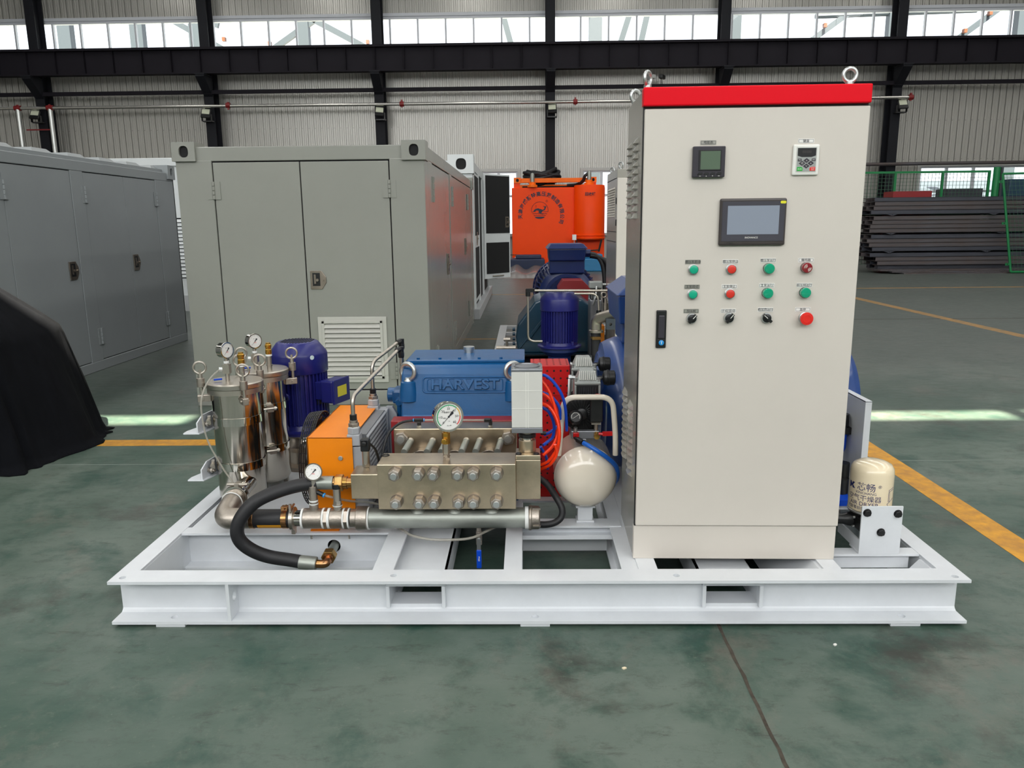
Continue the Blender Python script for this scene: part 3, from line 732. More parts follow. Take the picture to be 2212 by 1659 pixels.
for x, z in ((.21, 2.44), (1.925, 2.48)):
    v_ = M().lathe((x, 21.9 + (.12 if x < 1 else 0), z), Z_, [(.15, 0), (.15, .07), (.10, .08), (.10, .15), (.05, .16)], 20).out('vent_base', 'tankor2', tk)
    M().lathe((x, 21.9 + (.12 if x < 1 else 0), z + .13), Z_, [(.03, 0), (.065, .0), (.065, .2), (.06, .25), (.04, .285), (.0, .3)], 16).out('glass_dome', 'galv', v_)
M().tube(spl([(1.3, 22.4, 2.5), (1.6, 22.2, 2.52), (1.75, 22.0, 2.62), (1.8, 21.9, 2.75), (1.9, 21.9, 2.8), (1.95, 21.9, 2.6)], 5), .05, 10).out('suction_hose', 'rubber', tk)
M().lathe((-.25, 21.98, .25), -Y_, [(.02, 0), (.13, 0), (.13, .03), (.06, .03), (.06, .1), (.12, .1), (.12, .13), (0, .13)], 24).out('flange_valve', 'silver', tk)
M().tube([(-.5, 21.85, .42), (-.2, 21.85, .42)], .012, 6).cyl((-.25, 21.9, .3), (-.25, 21.85, .42), .02, n=8).out('valve_lever', 'black', tk)
M().cyl((1.46, 21.5, .7), (1.46, 21.5, .72), .1).cyl((1.46, 21.5, .3), (1.46, 21.5, 1.0), .012, n=8).box(1.40, 1.52, 21.45, 21.6, .86, 1.02).out('hand_wheel', 'silver', tk)
M().tube([(1.55, 21.7, .86), (1.55, 21.7, .3)], .02, 8).tube([(2.3, 21.7, .86), (2.22, 21.7, .5)], .03, 8).tube([(1.8, 21.7, .52), (2.25, 21.7, .55)], .02, 8).out('linkage', 'black', tk)
ay, ac, aR = 21.996, (.475, 1.60), .635
S_ = '天津海威斯特高压泵制造有限公司'
lg = M()
lg.tube([(.432 + .255 * cos(t), ay, 1.752 + .255 * sin(t)) for t in [radians(-10 + 200 * k / 40) for k in range(41)]], .006, 6)
for j, (zz, hw) in enumerate(((1.655, .225), (1.60, .19))):
    lg.tube([(.432 + hw * (-1 + 2 * k / 30), ay, zz + .009 * sin(k * 1.25)) for k in range(31)], .006, 6)
lg.tube([(.175, ay, 1.705), (.20, ay, 1.70), (.24, ay, 1.715), (.30, ay, 1.715)], .006, 6); lg.tube([(.54, ay, 1.712), (.60, ay, 1.708), (.66, ay, 1.712), (.687, ay, 1.725)], .006, 6)
lg.prism([(.15 * cos(t), .06 * sin(t)) for t in [radians(180 + 180 * k / 16) for k in range(17)]], (.432, ay, 1.56), X_, Z_, (0, -.004, 0))
lg.tube([(.318, ay, 1.80), (.318, ay, 1.885), (.295, ay, 1.9)], .004, 6).tube([(.318, ay, 1.885), (.34, ay, 1.9)], .004, 6)
lg.out('logo_lines', 'navy', tk)
oc_ = [(533, 975), (545, 945), (570, 920), (600, 912), (640, 900), (658, 910), (700, 920), (730, 936), (762, 922), (775, 900), (768, 880), (742, 862), (752, 858), (785, 866), (812, 850), (808, 880), (795, 918), (775, 945), (742, 955), (718, 985), (706, 1005), (740, 1022), (765, 1030), (725, 1028), (680, 1015), (650, 990), (640, 980), (655, 966), (648, 954), (620, 946), (595, 948), (565, 975)]
M().prism([((x - 673) * .001433, (940 - y) * .001433) for x, y in oc_][::-1], (.432, ay, 1.76), X_, Z_, (0, -.004, 0)).out('logo_whale', 'navy', tk)
M().torus((.645, ay, 2.03), Y_, .03, .003, 20, 5).out('logo_mark', 'navy', tk); text('logo_mark', 'R', .04, 'navy', tk, (.645, ay - .002, 2.03))
for k, ch in enumerate(S_):
    t = radians(183 - 186 * k / 13)
    rr = V((cos(t), 0, sin(t))); text('letter', ch, .145, 'navy', tk, (ac[0] + aR * rr.x, ay - .002, ac[1] + aR * rr.z), V((rr.z, 0, -rr.x)), rr, .001, bold=.0035)
text('letter', '回收罐', .105, 'navy', tk, (1.93, 21.5, 2.2), depth=.002, bold=.002)
# coil of hose on top
hc = thing('coiled_hose', 'coil of thick black hose lying on the orange tank', 'hose', (.6, 23.1, 2.5))
for k in range(9):
    rx = .40 + .035 * (k % 4); ry = .42 + .05 * (k % 3); zz = 2.70 + .06 * (k // 2); ox = .53 + .05 * sin(k * 2.3)
    M().tube([(ox + rx * cos(t) * (1 + .12 * sin(2 * t + k)), 23.0 + ry * sin(t) * .75, zz + .07 * sin(t * 2 + k) + .05 * cos(t + k * .7)) for t in [2 * pi * j / 40 for j in range(40)]], .055, 8, True).out('hose_loop', 'rubber', hc)
# bundles lying on the floor in front of the tank
for i, (x0_, x1_, y_, z1_, m_, lb) in enumerate(((-.5, .55, 20.6, .34, 'bundle', 'dark blue wrapped bundle on the floor in front of the orange tank'), (.9, 2.3, 20.2, .36, 'bluebox', 'light blue crate on the floor right of the big motor terminal box'))):
    b = thing('goods_bundle', lb, 'bundle', ((x0_ + x1_) / 2, y_, GZ))
    M().box(x0_, x1_, y_, y_ + 1.0, GZ, z1_).out('bundle_body', m_, b, .03); M().box(x0_ + .2, x1_ - .1, y_ + .05, y_ + .5, z1_, z1_ + .12).out('bundle_top', m_, b, .03)
b = M()
for k in range(40):
    t = k / 39; b.add([(-1.2 + 2.4 * t, 17.6, GZ + .01), (-1.2 + 2.4 * t, 20.1, GZ + .16 + .05 * sin(k * .55) + .03 * sin(k * .9))], [])
b.f = [[2 * k, 2 * k + 2, 2 * k + 3, 2 * k + 1] for k in range(39)]; b.s = [True] * 39
o = b.out('plastic_sheet', 'plastic'); o.modifiers.new('s', 'SOLIDIFY').thickness = .02; tag(o, 'crumpled clear plastic sheet on the floor before the orange tank', 'plastic sheet')

# =================================================================== steel stack and fence at the right
def channel(L, h=.105, d=.30):
    return M().box(0, L, 0, .012, 0, h).box(0, L, 0, d, 0, .012).box(0, L, 0, d, h - .012, h)
bund = [(1.50, 4, 'topmost'), (1.03, 4, 'second from the top'), (.555, 4, 'third from the top'), (.192, 3, 'lowest')]
cmesh = [channel(7.5), channel(7.5)]
cob = [None, None]
rs = random.Random(5)
for bz, n, nm in bund:
    for r in range(n):
        for q in range(3):
            k = rs.choice((0, 0, 1))
            o = (cmesh[k].out('steel_channel', ('rust', 'rust2')[k]) if cob[k] is None else bpy.data.objects.new('steel_channel', cob[k].data))
            if cob[k] is None: cob[k] = o
            else: col.objects.link(o)
            o.location = (9.0 + rs.uniform(-.08, .1) + (.18 if nm == 'lowest' and r < 2 else 0), 18.4 + q * .34 + rs.uniform(-.015, .015), bz + r * .108)
            tag(o, '%s-row steel channel in the %s bundle, %s' % (('front', 'middle', 'rear')[q], nm, ('bottom layer', 'second layer from below', 'third layer from below', 'top layer')[r] if n == 4 else ('bottom layer', 'middle layer', 'top layer')[r]), 'steel channel', 'steel channels in the %s bundle' % nm)
    if nm != 'topmost':
        for j_, x in enumerate((9.35, 12.0 + rs.uniform(-.2, .2))):
            o = M().holed((x, 18.30, bz + n * .108 + .003), X_, Z_, (0, .4, 0), .26, .034, .13, .017, .008, None, 16).out('spacer_block', 'rust2')
            tag(o, '%s steel spacer block lying on the %s bundle of the stack' % (('left', 'right')[j_], nm), 'spacer', 'spacer blocks in the steel stack')
for i in range(3):
    o = M().box(9.2 + .25 * i, 16, 18.1 - .12 * i, 18.9, GZ + .035 * (2 - i), GZ + .035 * (2 - i) + .03).out('steel_plate', 'rust'); tag(o, ('upper', 'middle', 'bottom')[i] + ' flat steel plate lying under the steel stack', 'steel plate')
for i, zz_ in enumerate((1.466, .99, .519)):
    o = M().box(9.15, 16, 19.30, 19.45, zz_, zz_ + .03).out('gap_filler_bar', 'blackm'); tag(o, ('topmost', 'middle', 'lowest')[i] + ' black filler bar added to darken the gaps of the steel stack', 'bearer')  # black bars added at the rear so the stack gaps look dark
for i in range(2):
    o = M().box(9.3, 16, 18.5 + i * .5, 18.7 + i * .5, .09, .190).out('timber_skid', 'rust2'); tag(o, ('front', 'rear')[i] + ' dark bearer under the lowest steel bundle', 'bearer')
fn = thing('mesh_fence', 'green wire mesh fence with posts behind the steel stack', 'fence', (11.3, 20.5, GZ))
M().box(9.2, 13.1, 20.48, 20.52, 2.64, 2.70).out('top_rail', 'fence', fn)
for x in (9.2, 10.47, 11.8, 13.1): M().box(x - .03, x + .03, 20.47, 20.53, GZ, 2.7).out('post', 'fence', fn)
w = M()
for k in range(40): w.box(9.2 + k * .1, 9.2 + k * .1 + .008, 20.5, 20.508, .1, 2.64)
for k in range(26): w.box(9.2, 13.1, 20.5, 20.508, .1 + k * .1, .108 + k * .1)
w.out('wire_mesh', 'wire', fn)['kind'] = 'stuff'
o = thing('fence_post', 'thick round green post with white bar at the fence end', 'post', (13.25, 20.4, GZ))
M().cyl((13.25, 20.4, GZ), (13.25, 20.4, 2.78), .09, n=16).out('post_tube', 'fence', o); M().box(13.36, 13.42, 20.38, 20.42, .8, 2.78).out('white_bar', 'outw', o)
gp = thing('mesh_gate', 'loose green mesh gate leaning in front of the steel stack', 'gate', (13.4, 17.8, GZ))
u = V((1, 0, .02)); 
def bar(a, b, r=.03): return M().tube([a, b], r, 6)
A, B, Cq, D = V((11.92, 17.85, 2.46)), V((12.34, 17.75, .03)), V((15.2, 17.75, .03)), V((14.9, 17.85, 2.5))
for a, b in ((A, B), (B, Cq), (Cq, D), (D, A)): bar(a, b).out('frame_tube', 'fence', gp)
w = M()
for k in range(1, 30):
    t = k / 30; w.tube([A.lerp(D, t), B.lerp(Cq, t)], .004, 4)
for k in range(1, 24):
    t = k / 24; w.tube([A.lerp(B, t), D.lerp(Cq, t)], .004, 4)
w.out('wire_mesh', 'wire', gp)['kind'] = 'stuff'
for t in (.08, .5, .92): p = A.lerp(B, t); M().holed(p + V((-.12, -.01, -.03)), X_, Z_, (0, .02, 0), .1, .06, .05, .03, .018, None, 12).out('hinge_eye', 'fence', gp)
o = M().box(10.05, 11.1, 19.62, 20.2, GZ, 2.12).out('red_locker', 'dred'); tag(o, 'red metal locker standing behind the steel stack below the fence', 'locker')
o = M().box(12.6, 13.6, 21.6, 22.4, GZ, 2.25).box(12.2, 12.6, 21.7, 22.2, GZ, 2.0).out('machine_cabinet', 'rust2', bev=.02); tag(o, 'dark green-grey machine cabinet behind the fence', 'machine')
o = M().box(14.3, 18.0, 21.5, 22.0, GZ, 2.5).out('storage_rack', 'teal', bev=.02); tag(o, 'dark teal machine seen through the gate panel at the right edge', 'machine')
# grey bench goods left of the tank
o = M().box(-1.35, -.55, 23.2, 24.6, GZ, 1.35).out('dark_rack', 'rust2', bev=.03); tag(o, 'dark rack standing left of the orange tank', 'rack')
# =================================================================== the white skid
SK = .163
sk = thing('machine_skid', 'white welded steel skid frame carrying the pump unit', 'skid', (0, .95, 0))
def flange_run(nm, x0, x1, y0, y1, z0, z1, holes_, r, parent):
    m = M(); hs = sorted(holes_); x = x0
    for hx, hy in hs:
        a, b = hx - .03, hx + .03
        if a > x: m.box(x, a, y0, y1, z0, z1)
        else: a = x
        m.holed((a, y0, z0), X_, Y_, (0, 0, z1 - z0), b - a, y1 - y0, hx - a, hy - y0, r, None, 20); x = b
    if x < x1: m.box(x, x1, y0, y1, z0, z1)
    return m.out(nm, 'skid', parent)
flange_run('front_top_flange', -1.5, 1.5, 0, .094, .152, SK, [(-1.462, .034), (-.5, .047), (.497, .042), (1.458, .028)], .012, sk)
flange_run('front_bottom_flange', -1.5, 1.5, 0, .094, 0, .011, [(-1.29, .035), (0.0, .035), (1.29, .035)], .013, sk)
pk = [(-.528, -.326), (.602, .806)]; pz0, pz1 = .036, .112
w = M()
xs_ = [-1.5] + [q for p in pk for q in p] + [1.5]
for i in range(0, 6, 2): w.box(xs_[i], xs_[i + 1], .083, .094, .011, .152)
for a, b in pk: w.box(a, b, .083, .094, .011, pz0).box(a, b, .083, .094, pz1, .152)
w.prism([(.083, .011), (.083, .023), (.079, .017), (.071, .011)], (-1.5, 0, 0), Y_, Z_, (3.0, 0, 0))
w.out('front_web', 'skid', sk)
for a, b in pk:      # fork pockets: welded hood in front, tube behind
    hd = M().box(a - .006, b + .006, .062, .094, pz1, pz1 + .013).box(a - .006, a + .008, .062, .094, pz0 - .008, pz1).box(b - .008, b + .006, .062, .094, pz0 - .008, pz1).out('fork_pocket_hood', 'skid', sk, .003)
    M().box(a, a + .008, .094, 1.85, .012, .12).box(b - .008, b, .094, 1.85, .012, .12).box(a, b, .094, 1.85, .112, .12).out('fork_pocket', 'skid', sk); M().box(a + .008, b - .008, .094, .175, .028, .036).out('pocket_sill', 'skid', sk)
for s_ in (-1, 1):
    a, b = sorted((s_ * 1.5, s_ * 1.428)); M().box(a, b, .094, 1.9, .152, SK).out('side_top_flange', 'skid', sk)
    M().box(a, b, .094, 1.9, 0, .011).out('side_bottom_flange', 'skid', sk)
    a, b = sorted((s_ * 1.437, s_ * 1.427)); M().box(a, b, .094, 1.9, .011, .152).out('side_web', 'skid', sk)
M().box(-1.5, 1.5, 1.82, 1.9, .152, SK).box(-1.5, 1.5, 1.82, 1.83, .011, .152).box(-1.5, 1.5, 1.82, 1.9, 0, .011).out('back_beam', 'skid', sk)
M().holed((-1.086, .002, .011), Y_, Z_, (.012, 0, 0), .081, .141, .045, .075, .015, .018, 20).out('lifting_lug', 'skid', sk, .001)
for x in (-1.294, 0.0, 1.292): M().box(x - .052, x + .052, .004, .09, GZ, 0).out('foot_pad', 'skid', sk, .001)
for x in (-1.294, 0.0, 1.292): M().box(x - .052, x + .052, 1.8, 1.89, GZ, 0).out('foot_pad', 'skid', sk)
# cross members along the depth
for a, b in ((-.584, -.508), (-.111, -.045), (.312, .372), (.372, .44), (1.03, 1.092)):
    z = SK if a != .312 else SK - .004
    M().box(a, b, .094, 1.82, z - .011, z).box(a + (b - a) * .4, a + (b - a) * .6, .094, 1.82, .011, z - .011).box(a, b, .094, 1.82, .0, .011).out('cross_member', 'skid', sk)
M().hull8([(.90, .094, .02), (1.03, .094, .02), (1.03, 1.2, .02), (.90, 1.2, .02)], [(1.02, .094, .155), (1.03, .094, .155), (1.03, 1.2, .155), (1.02, 1.2, .155)]).out('gusset_plate', 'skid', sk)
M().hull8([(1.30, .094, .02), (1.427, .094, .02), (1.427, .2, .02), (1.30, .2, .02)], [(1.42, .094, .15), (1.427, .094, .15), (1.427, .2, .15), (1.42, .2, .15)]).out('gusset_plate', 'skid', sk)
# deck with its channel in front
M().box(-1.427, -.584, .437, .50, .154, SK).box(-1.409, -.584, .50, 1.82, .154, SK).out('deck_plate', 'skid', sk)
M().holed((-1.427, .50, .012), X_, Z_, (0, .01, 0), .843, .142, .602, .068, .027, None, 28).out('deck_beam_web', 'skid', sk)
M().box(-1.427, -.584, .437, .51, .004, .014).out('deck_beam_flange', 'skid', sk)
for x in (-.905, -.75): M().cyl((x, .462, .128), (x, .462, .154), .005, n=8).hexa((x, .462, .146), (x, .462, .154), .009).out('deck_bolt', 'zinc', sk)
# beam under the compressor and beam under the dryer bracket
M().box(-.045, .36, .50, .585, .154, SK).box(-.045, .36, .535, .545, .11, .154).box(-.045, .355, .50, .545, .104, .122).out('compressor_beam', 'skid', sk, .001)
M().box(1.092, 1.427, .215, .275, .154, SK).box(1.092, 1.40, .235, .245, .10, .154).out('bracket_beam', 'skid', sk, .001)
for q in ((1.092, 1.427, .70, .78), (-.045, .312, .80, .88), (-.508, -.111, .62, .72), (-.508, -.111, .98, 1.08), (-.045, .312, .98, 1.08), (.44, 1.03, .55, .63), (.44, 1.03, 1.1, 1.3), (1.092, 1.427, 1.1, 1.3)):
    M().box(*q, .154, SK - .0003).out('cross_plate', 'skid', sk)
M().box(-.045, .312, .60, .615, .012, .1).out('inner_web', 'skid2', sk)

# =================================================================== control cabinet (local axes, slightly turned)
cb = thing('control_cabinet', 'tall cream control cabinet with red header strip and many buttons', 'cabinet', (.365, .183, SK), local=True, rz=-.0196)
CW, CD, CH = .729, .45, 1.646
M().box(0, CW, .012, CD, .0, CH - .004).out('body', 'cabshade', cb, .002)
M().box(-.001, CW + .001, .002, .03, 0, .128).out('plinth', 'cab', cb, .002)
dr = M().box(.004, CW + .004, -.006, .012, .131, 1.579).out('door', 'cab', cb, .004)
M().box(.0, CW, .004, .012, .128, 1.59).out('door_seal', 'black', cb)
M().box(-.002, CW + .003, -.014, .03, 1.587, CH).out('header_strip', 'cabred', cb, .004)
for i, (x, y, rz) in enumerate(((.016, .03, 55), (.02, .40, 30), (.672, .03, 0), (.70, .41, 20))):
    n = Matrix.Rotation(radians(rz), 3, 'Z') @ V((0, 1, 0))
    e = M().torus((x, y, CH + .033), n, .021, .0065, 28, 10).cyl((x, y, CH - .004), (x, y, CH + .012), .013, n=14).out('lifting_eye', 'zinc', cb)
# side louvres
def louver():
    a, h, p = .055, .02, .013
    b = [(0, -a, 0), (0, a, 0), (0, a * .9, h), (0, -a * .9, h)]
    t = [(-p, -a * .45, .002), (-p, a * .45, .002)]
    return M().add(b + t, [(0, 1, 5, 4), (1, 2, 5), (2, 3, 4, 5), (3, 0, 4), (3, 2, 1, 0)])
lv = None
for y, z0 in ((.352, 1.228), (.165, 1.228), (.352, .290), (.160, .280)):
    for k in range(11):
        z = z0 + k * .0256
        if lv is None: lv = louver().out('louver', 'louvre', cb); lv.location = (0, y, z)
        else: like(lv, cb, (0, y, z))
FY = -.006
def label_plate(x, z, txt, w=.052, h=.0145, sz=.0105, m='dial'):
    p = M().box(x - w / 2, x + w / 2, FY - .0012, FY, z - h / 2, z + h / 2).out('label_plate', m, cb)
    M().box(x - w / 2 + .002, x + w / 2 - .002, FY - .0016, FY - .0012, z + h / 2 - .003, z + h / 2 - .0022).box(x - w / 2 + .002, x + w / 2 - .002, FY - .0016, FY - .0012, z - h / 2 + .0022, z - h / 2 + .003).box(x - w / 2 + .002, x - w / 2 + .0028, FY - .0016, FY - .0012, z - h / 2 + .0022, z + h / 2 - .0022).box(x + w / 2 - .0028, x + w / 2 - .002, FY - .0016, FY - .0012, z - h / 2 + .0022, z + h / 2 - .0022).out('label_border', 'ink', p)
    text('label_text', txt, sz, 'ink', p, (x, FY - .0014, z), depth=.0003)
K['plate'] = mat('label_silver', '#b3b1aa', 0.3, 0.6)
def push_button(x, z, m):
    b = M().lathe((x, FY, z), -Y_, [(.0175, 0), (.0175, .004), (.0158, .005), (.0158, .013), (.0148, .0138), (.0142, .0125)], 28).out('push_button', 'zinc', cb)
    M().lathe((x, FY - .009, z), -Y_, [(.0140, 0), (.0140, .0050), (.0126, .0058), (0, .0052)], 28).out('button_cap', m, b)
def lamp(x, z, m):
    b = M().lathe((x, FY, z), -Y_, [(.0175, 0), (.0175, .005), (.0165, .006)], 28).out('indicator_lamp', 'black', cb)
    M().lathe((x, FY - .005, z), -Y_, [(.0172, 0), (.0172, .014), (.0150, .0165), (0, .018)], 28).out('lamp_lens', m, b); return b
def selector(x, z, ang):
    b = M().lathe((x, FY, z), -Y_, [(.018, 0), (.018, .005), (.0165, .010), (.0135, .0105)], 28).out('selector_switch', 'zinc', cb)
    k = M().lathe((x, FY - .008, z), -Y_, [(.0145, 0), (.0145, .006), (.012, .0075)], 24)
    R = Matrix.Rotation(radians(ang), 3, 'Y')
    k.obox((x, FY - .019, z), (.009, .014, .036), mtx=R); k = k.out('selector_knob', 'black', b)
    M().obox(V((x, FY - .0262, z)) + R @ V((0, 0, .009)), (.0022, .0012, .016), mtx=R).out('selector_mark', 'white', k)
for x, z, m in ((.180, 1.057, 'green'), (.180, .973, 'green'), (.307, 1.057, 'bred'), (.306, .974, 'bred')): push_button(x, z, m)
for x, z in ((.432, 1.058), (.432, .975), (.558, .976)): lamp(x, z, 'greend')
bz_ = lamp(.557, 1.060, 'lred')
a = M()
for r in (.0045, .008, .0115):
    for t0 in (100, -80): a.tube([(.557 + r * cos(radians(t0 + 85 * k / 8)), FY - .0238 + r * .1, 1.060 + r * sin(radians(t0 + 85 * k / 8))) for k in range(9)], .0007, 5)
a.out('buzzer_mark', 'white', bz_)
for x, z, g in ((.180, .890, 42), (.307, .891, 38), (.434, .890, -48)): selector(x, z, g)
es = M().lathe((.564, FY, .889), -Y_, [(.02, 0), (.02, .006), (.014, .008), (.014, .02)], 28).out('emergency_stop', 'zinc', cb)
M().lathe((.564, FY - .016, .889), -Y_, [(.012, 0), (.021, .003), (.0222, .008), (.021, .0125), (.012, .0135), (.0115, .0128), (0, .0125)], 32).out('mushroom_cap', 'bred2', es)
rows = [(1.082, ['增压泵启动', '增压泵停止', '增压泵运行', '蜂鸣器']), (.998, ['主泵启动', '主泵停止', '主泵运行', '加压阀运行']), (.915, ['加压阀', '手动/自动', '电加热运行', '急停'])]
for z, ts in rows:
    for i, t in enumerate(ts): label_plate(.178 + i * .1262, z + (.003 if i > 1 else 0), t, m='plate' if i == 0 else 'dial')
label_plate(.2145, 1.4705, '电能表', m='plate'); label_plate(.532, 1.471, '键盘')
# energy meter
me_ = M().box(.163, .269, FY - .016, FY, 1.359, 1.458).out('energy_meter', 'bezel', cb, .003)
M().box(.182, .256, FY - .018, FY - .016, 1.380, 1.446).out('screen_frame', 'black', me_, .001); M().box(.188, .252, FY - .0186, FY - .018, 1.384, 1.442).out('meter_screen', 'lcd', me_)
for k in range(4):
    x = .181 + k * .0205
    M().prism([(0, 0), (.012, 0), (.015, .004), (.014, .008), (.003, .008), (0, .004)], (x, FY - .016, 1.3665), X_, Z_, (0, -.003, 0)).out('meter_button', 'black', me_)
    q = M()
    if k == 1: q.prism([(0, 0), (.004, 0), (.002, .003)], (x + .005, FY - .016, 1.3615), X_, Z_, (0, -.0005, 0))
    elif k == 2: q.prism([(0, .003), (.002, 0), (.004, .003)], (x + .005, FY - .016, 1.3615), X_, Z_, (0, -.0005, 0))
    else: q.box(x + .004, x + .010, FY - .0165, FY - .016, 1.3622, 1.3638)
    q.out('button_mark', 'white', me_)
# drive keypad
kp = M().box(.490, .576, FY - .010, FY, 1.362, 1.460).out('drive_keypad', 'white', cb, .005, seg=3)
M().box(.500, .567, FY - .0115, FY - .010, 1.372, 1.452).out('keypad_frame', 'act', kp, .002); fc = M().box(.503, .564, FY - .0125, FY - .0115, 1.375, 1.449).out('keypad_face', 'head', kp)
M().prism([(.504, 1.424), (.518, 1.4195), (.549, 1.4195), (.563, 1.424), (.563, 1.448), (.504, 1.448)], (0, FY - .0125, 0), X_, Z_, (0, -.0004, 0)).out('keypad_display', 'black', kp)
text('display_digits', '88888', .012, 'bezelb', kp, (.5335, FY - .0131, 1.4355), depth=.0002)
def dia(x, z, a=.0105, b=.0078): return [(x - a, z), (x, z - b), (x + a, z), (x, z + b)]
for x, z, ch in ((.5335, 1.4085, '∧'), (.5335, 1.391, '∨'), (.5195, 1.3998, '◇'), (.5475, 1.3998, '»')):
    k_ = M().prism(dia(x, z), (0, FY - .0125, 0), X_, Z_, (0, -.001, 0)).out('keypad_key', 'bezel', kp); text('key_mark', ch, .008, 'white', kp, (x, FY - .0138, z), depth=.0002)
for x, c_ in ((.5115, 'PRG'), (.5565, 'ENT')):
    M().box(x - .006, x + .006, FY - .0135, FY - .0125, 1.4065, 1.4145).out('keypad_key', 'bezel', kp); text('key_mark', c_, .0045, 'white', kp, (x, FY - .0138, 1.4105), depth=.0002)
M().prism([(.504, 1.376), (.522, 1.376), (.522, 1.3845), (.518, 1.388), (.504, 1.388)], (0, FY - .0125, 0), X_, Z_, (0, -.001, 0)).out('run_key', mat('key_green', '#1fae3c', .4), kp); text('key_mark', 'RUN', .0062, 'white', kp, (.5128, FY - .0138, 1.3815), depth=.0002)
M().prism([(.545, 1.376), (.563, 1.376), (.563, 1.388), (.549, 1.388), (.545, 1.3845)], (0, FY - .0125, 0), X_, Z_, (0, -.001, 0)).out('stop_key', 'bred2', kp); text('key_mark', 'STOP', .0050, 'white', kp, (.5548, FY - .0138, 1.384), depth=.0002); text('key_mark', 'RESET', .0042, 'white', kp, (.5548, FY - .0138, 1.379), depth=.0002)
# touch screen
hm = M().box(.259, .479, FY - .014, FY, 1.136, 1.290).out('touch_screen', 'bezelb', cb, .006, seg=3)
M().box(.267, .472, FY - .0152, FY - .014, 1.150, 1.280).out('screen_glass', mat('hmi_glass', '#4b4a52', 0.09, spec=0.6), hm); M().box(.2845, .4545, FY - .0156, FY - .0152, 1.1725, 1.266).out('screen_area', 'screen', hm)
text('maker_name', 'INOVANCE', .0085, 'white', hm, (.366, FY - .0156, 1.1615), depth=.0002, width=1.0); text('model_text', 'IT7000', .0075, 'black', hm, (.295, FY - .0142, 1.143), depth=.0002)
M().prism([(.464 + (.0055 if c > 0 else -.0055) + .004 * c + .002, 1.2765 + .0045 * s_) for c, s_ in [(cos(2 * pi * k / 20 + .01), sin(2 * pi * k / 20 + .01)) for k in range(20)]], (0, FY - .0152, 0), X_, Z_, (0, -.0006, 0)).out('yellow_sticker', mat('sticker_yellow', '#e2dc2a', .5), hm)
# door handle
hd = M().box(.059, .094, FY - .008, FY, .788, .919).out('door_handle', 'black', cb, .003)
M().box(.066, .087, FY - .016, FY - .008, .822, .902).out('handle_lever', 'bezel', hd, .003); M().box(.064, .090, FY - .010, FY - .008, .796, .818).out('lock_plate', 'black', hd, .001)
lk = M().lathe((.0775, FY - .010, .807), -Y_, [(.009, 0), (.009, .004), (.0075, .005), (0, .005)], 20).out('key_lock', 'lock', hd); M().box(.0765, .0785, FY - .0158, FY - .015, .802, .812).out('key_slot', 'white', lk)

# =================================================================== air dryer, its bracket and the side guard
bk = thing('dryer_bracket', 'white bent plate bracket with three black bolts beside the cabinet', 'bracket', (1.28, .24, SK))
M().box(1.203, 1.353, .215, .222, SK, .350).out('front_plate', 'skid', bk, .001); M().box(1.203, 1.353, .222, .30, SK, SK + .007).out('foot_flange', 'skid', bk, .001); M().box(1.205, 1.211, .222, .42, SK + .007, .215).out('side_leg', 'skid', bk)
for x, z in ((1.222, .326), (1.334, .322), (1.278, .250)):
    M().hexa((x, .222, z), (x, .203, z), .0125, .3).cyl((x, .215, z), (x, .213, z), .0155, n=16).out('bolt', 'black', bk, .001)
for x in (1.222, 1.315): M().cyl((x, .262, .135), (x, .262, SK), .005, n=8).hexa((x, .262, .146), (x, .262, .154), .008).out('foot_bolt', 'zinc', bk)
dy = thing('air_dryer', 'cream air dryer cartridge with blue lettering behind a white bracket', 'air dryer', (1.277, .325, .235))
dc = V((1.277, .322, 0)); dr_ = .077
can = M().lathe((dc.x, dc.y, .305), Z_, [(.072, 0), (dr_, .004), (dr_, .145), (.0745, .162), (.066, .176), (.046, .186), (.02, .1905), (0, .191)], 48).out('cartridge', 'dryer', dy)
M().lathe((dc.x, dc.y, .296), Z_, [(.074, 0), (.0785, .003), (.0785, .009), (.074, .012)], 40).out('rim', 'zinc', dy)
M().cyl((dc.x, dc.y, .238), (dc.x, dc.y, .298), .062, .07, 24).box(1.215, 1.34, .226, .33, .238, .285).out('valve_body', 'black', dy, .002)
M().lathe((1.23, .33, .258), (-1, .05, 0), [(.03, 0), (.026, .03), (.02, .05), (.02, .075), (.012, .08), (.012, .1)], 16).cyl((1.19, .37, .262), (1.12, .40, .262), .016, n=12).out('port', 'black', dy)
for z in (.25, .285): M().cyl((1.205, .275, z), (1.197, .275, z), .005, n=8).out('port_screw', 'zinc', dy)
def text_cyl(nm, body, size, m, ang0, z, width=1.0):
    t = text(nm, body, size, m, dy, (0, 0, 0), depth=.0, width=width)
    b = BASE[dy.name]
    for q in t.data.vertices:
        x, _, zz = q.co + b; a = radians(ang0) + x / dr_; q.co = V((dc.x + (dr_ + .0006) * cos(a), dc.y + (dr_ + .0006) * sin(a), z + zz)) - b
    return t
text_cyl('lettering', '芯畅', .034, 'inkb', -127, .405); text_cyl('lettering', 'XINCHANG', .0135, 'inkb', -127, .3835, 1.05); text_cyl('lettering', '空气干燥器', .0255, 'inkb', -132, .3615); text_cyl('lettering', 'AIR DRYER', .0225, 'inkb', -132, .340); text_cyl('lettering', '汽车零部件有限公司', .0145, 'inkb', -132, .3225); text_cyl('lettering', '®', .016, 'inkb', -91, .4125)
def cyl_poly(nm, pts, m):
    b = M(); p3 = [(dc.x + (dr_ + .0006) * cos(radians(a)), dc.y + (dr_ + .0006) * sin(radians(a)), z) for a, z in pts]; b.add(p3, [list(range(len(p3)))]); b.out(nm, m, dy)
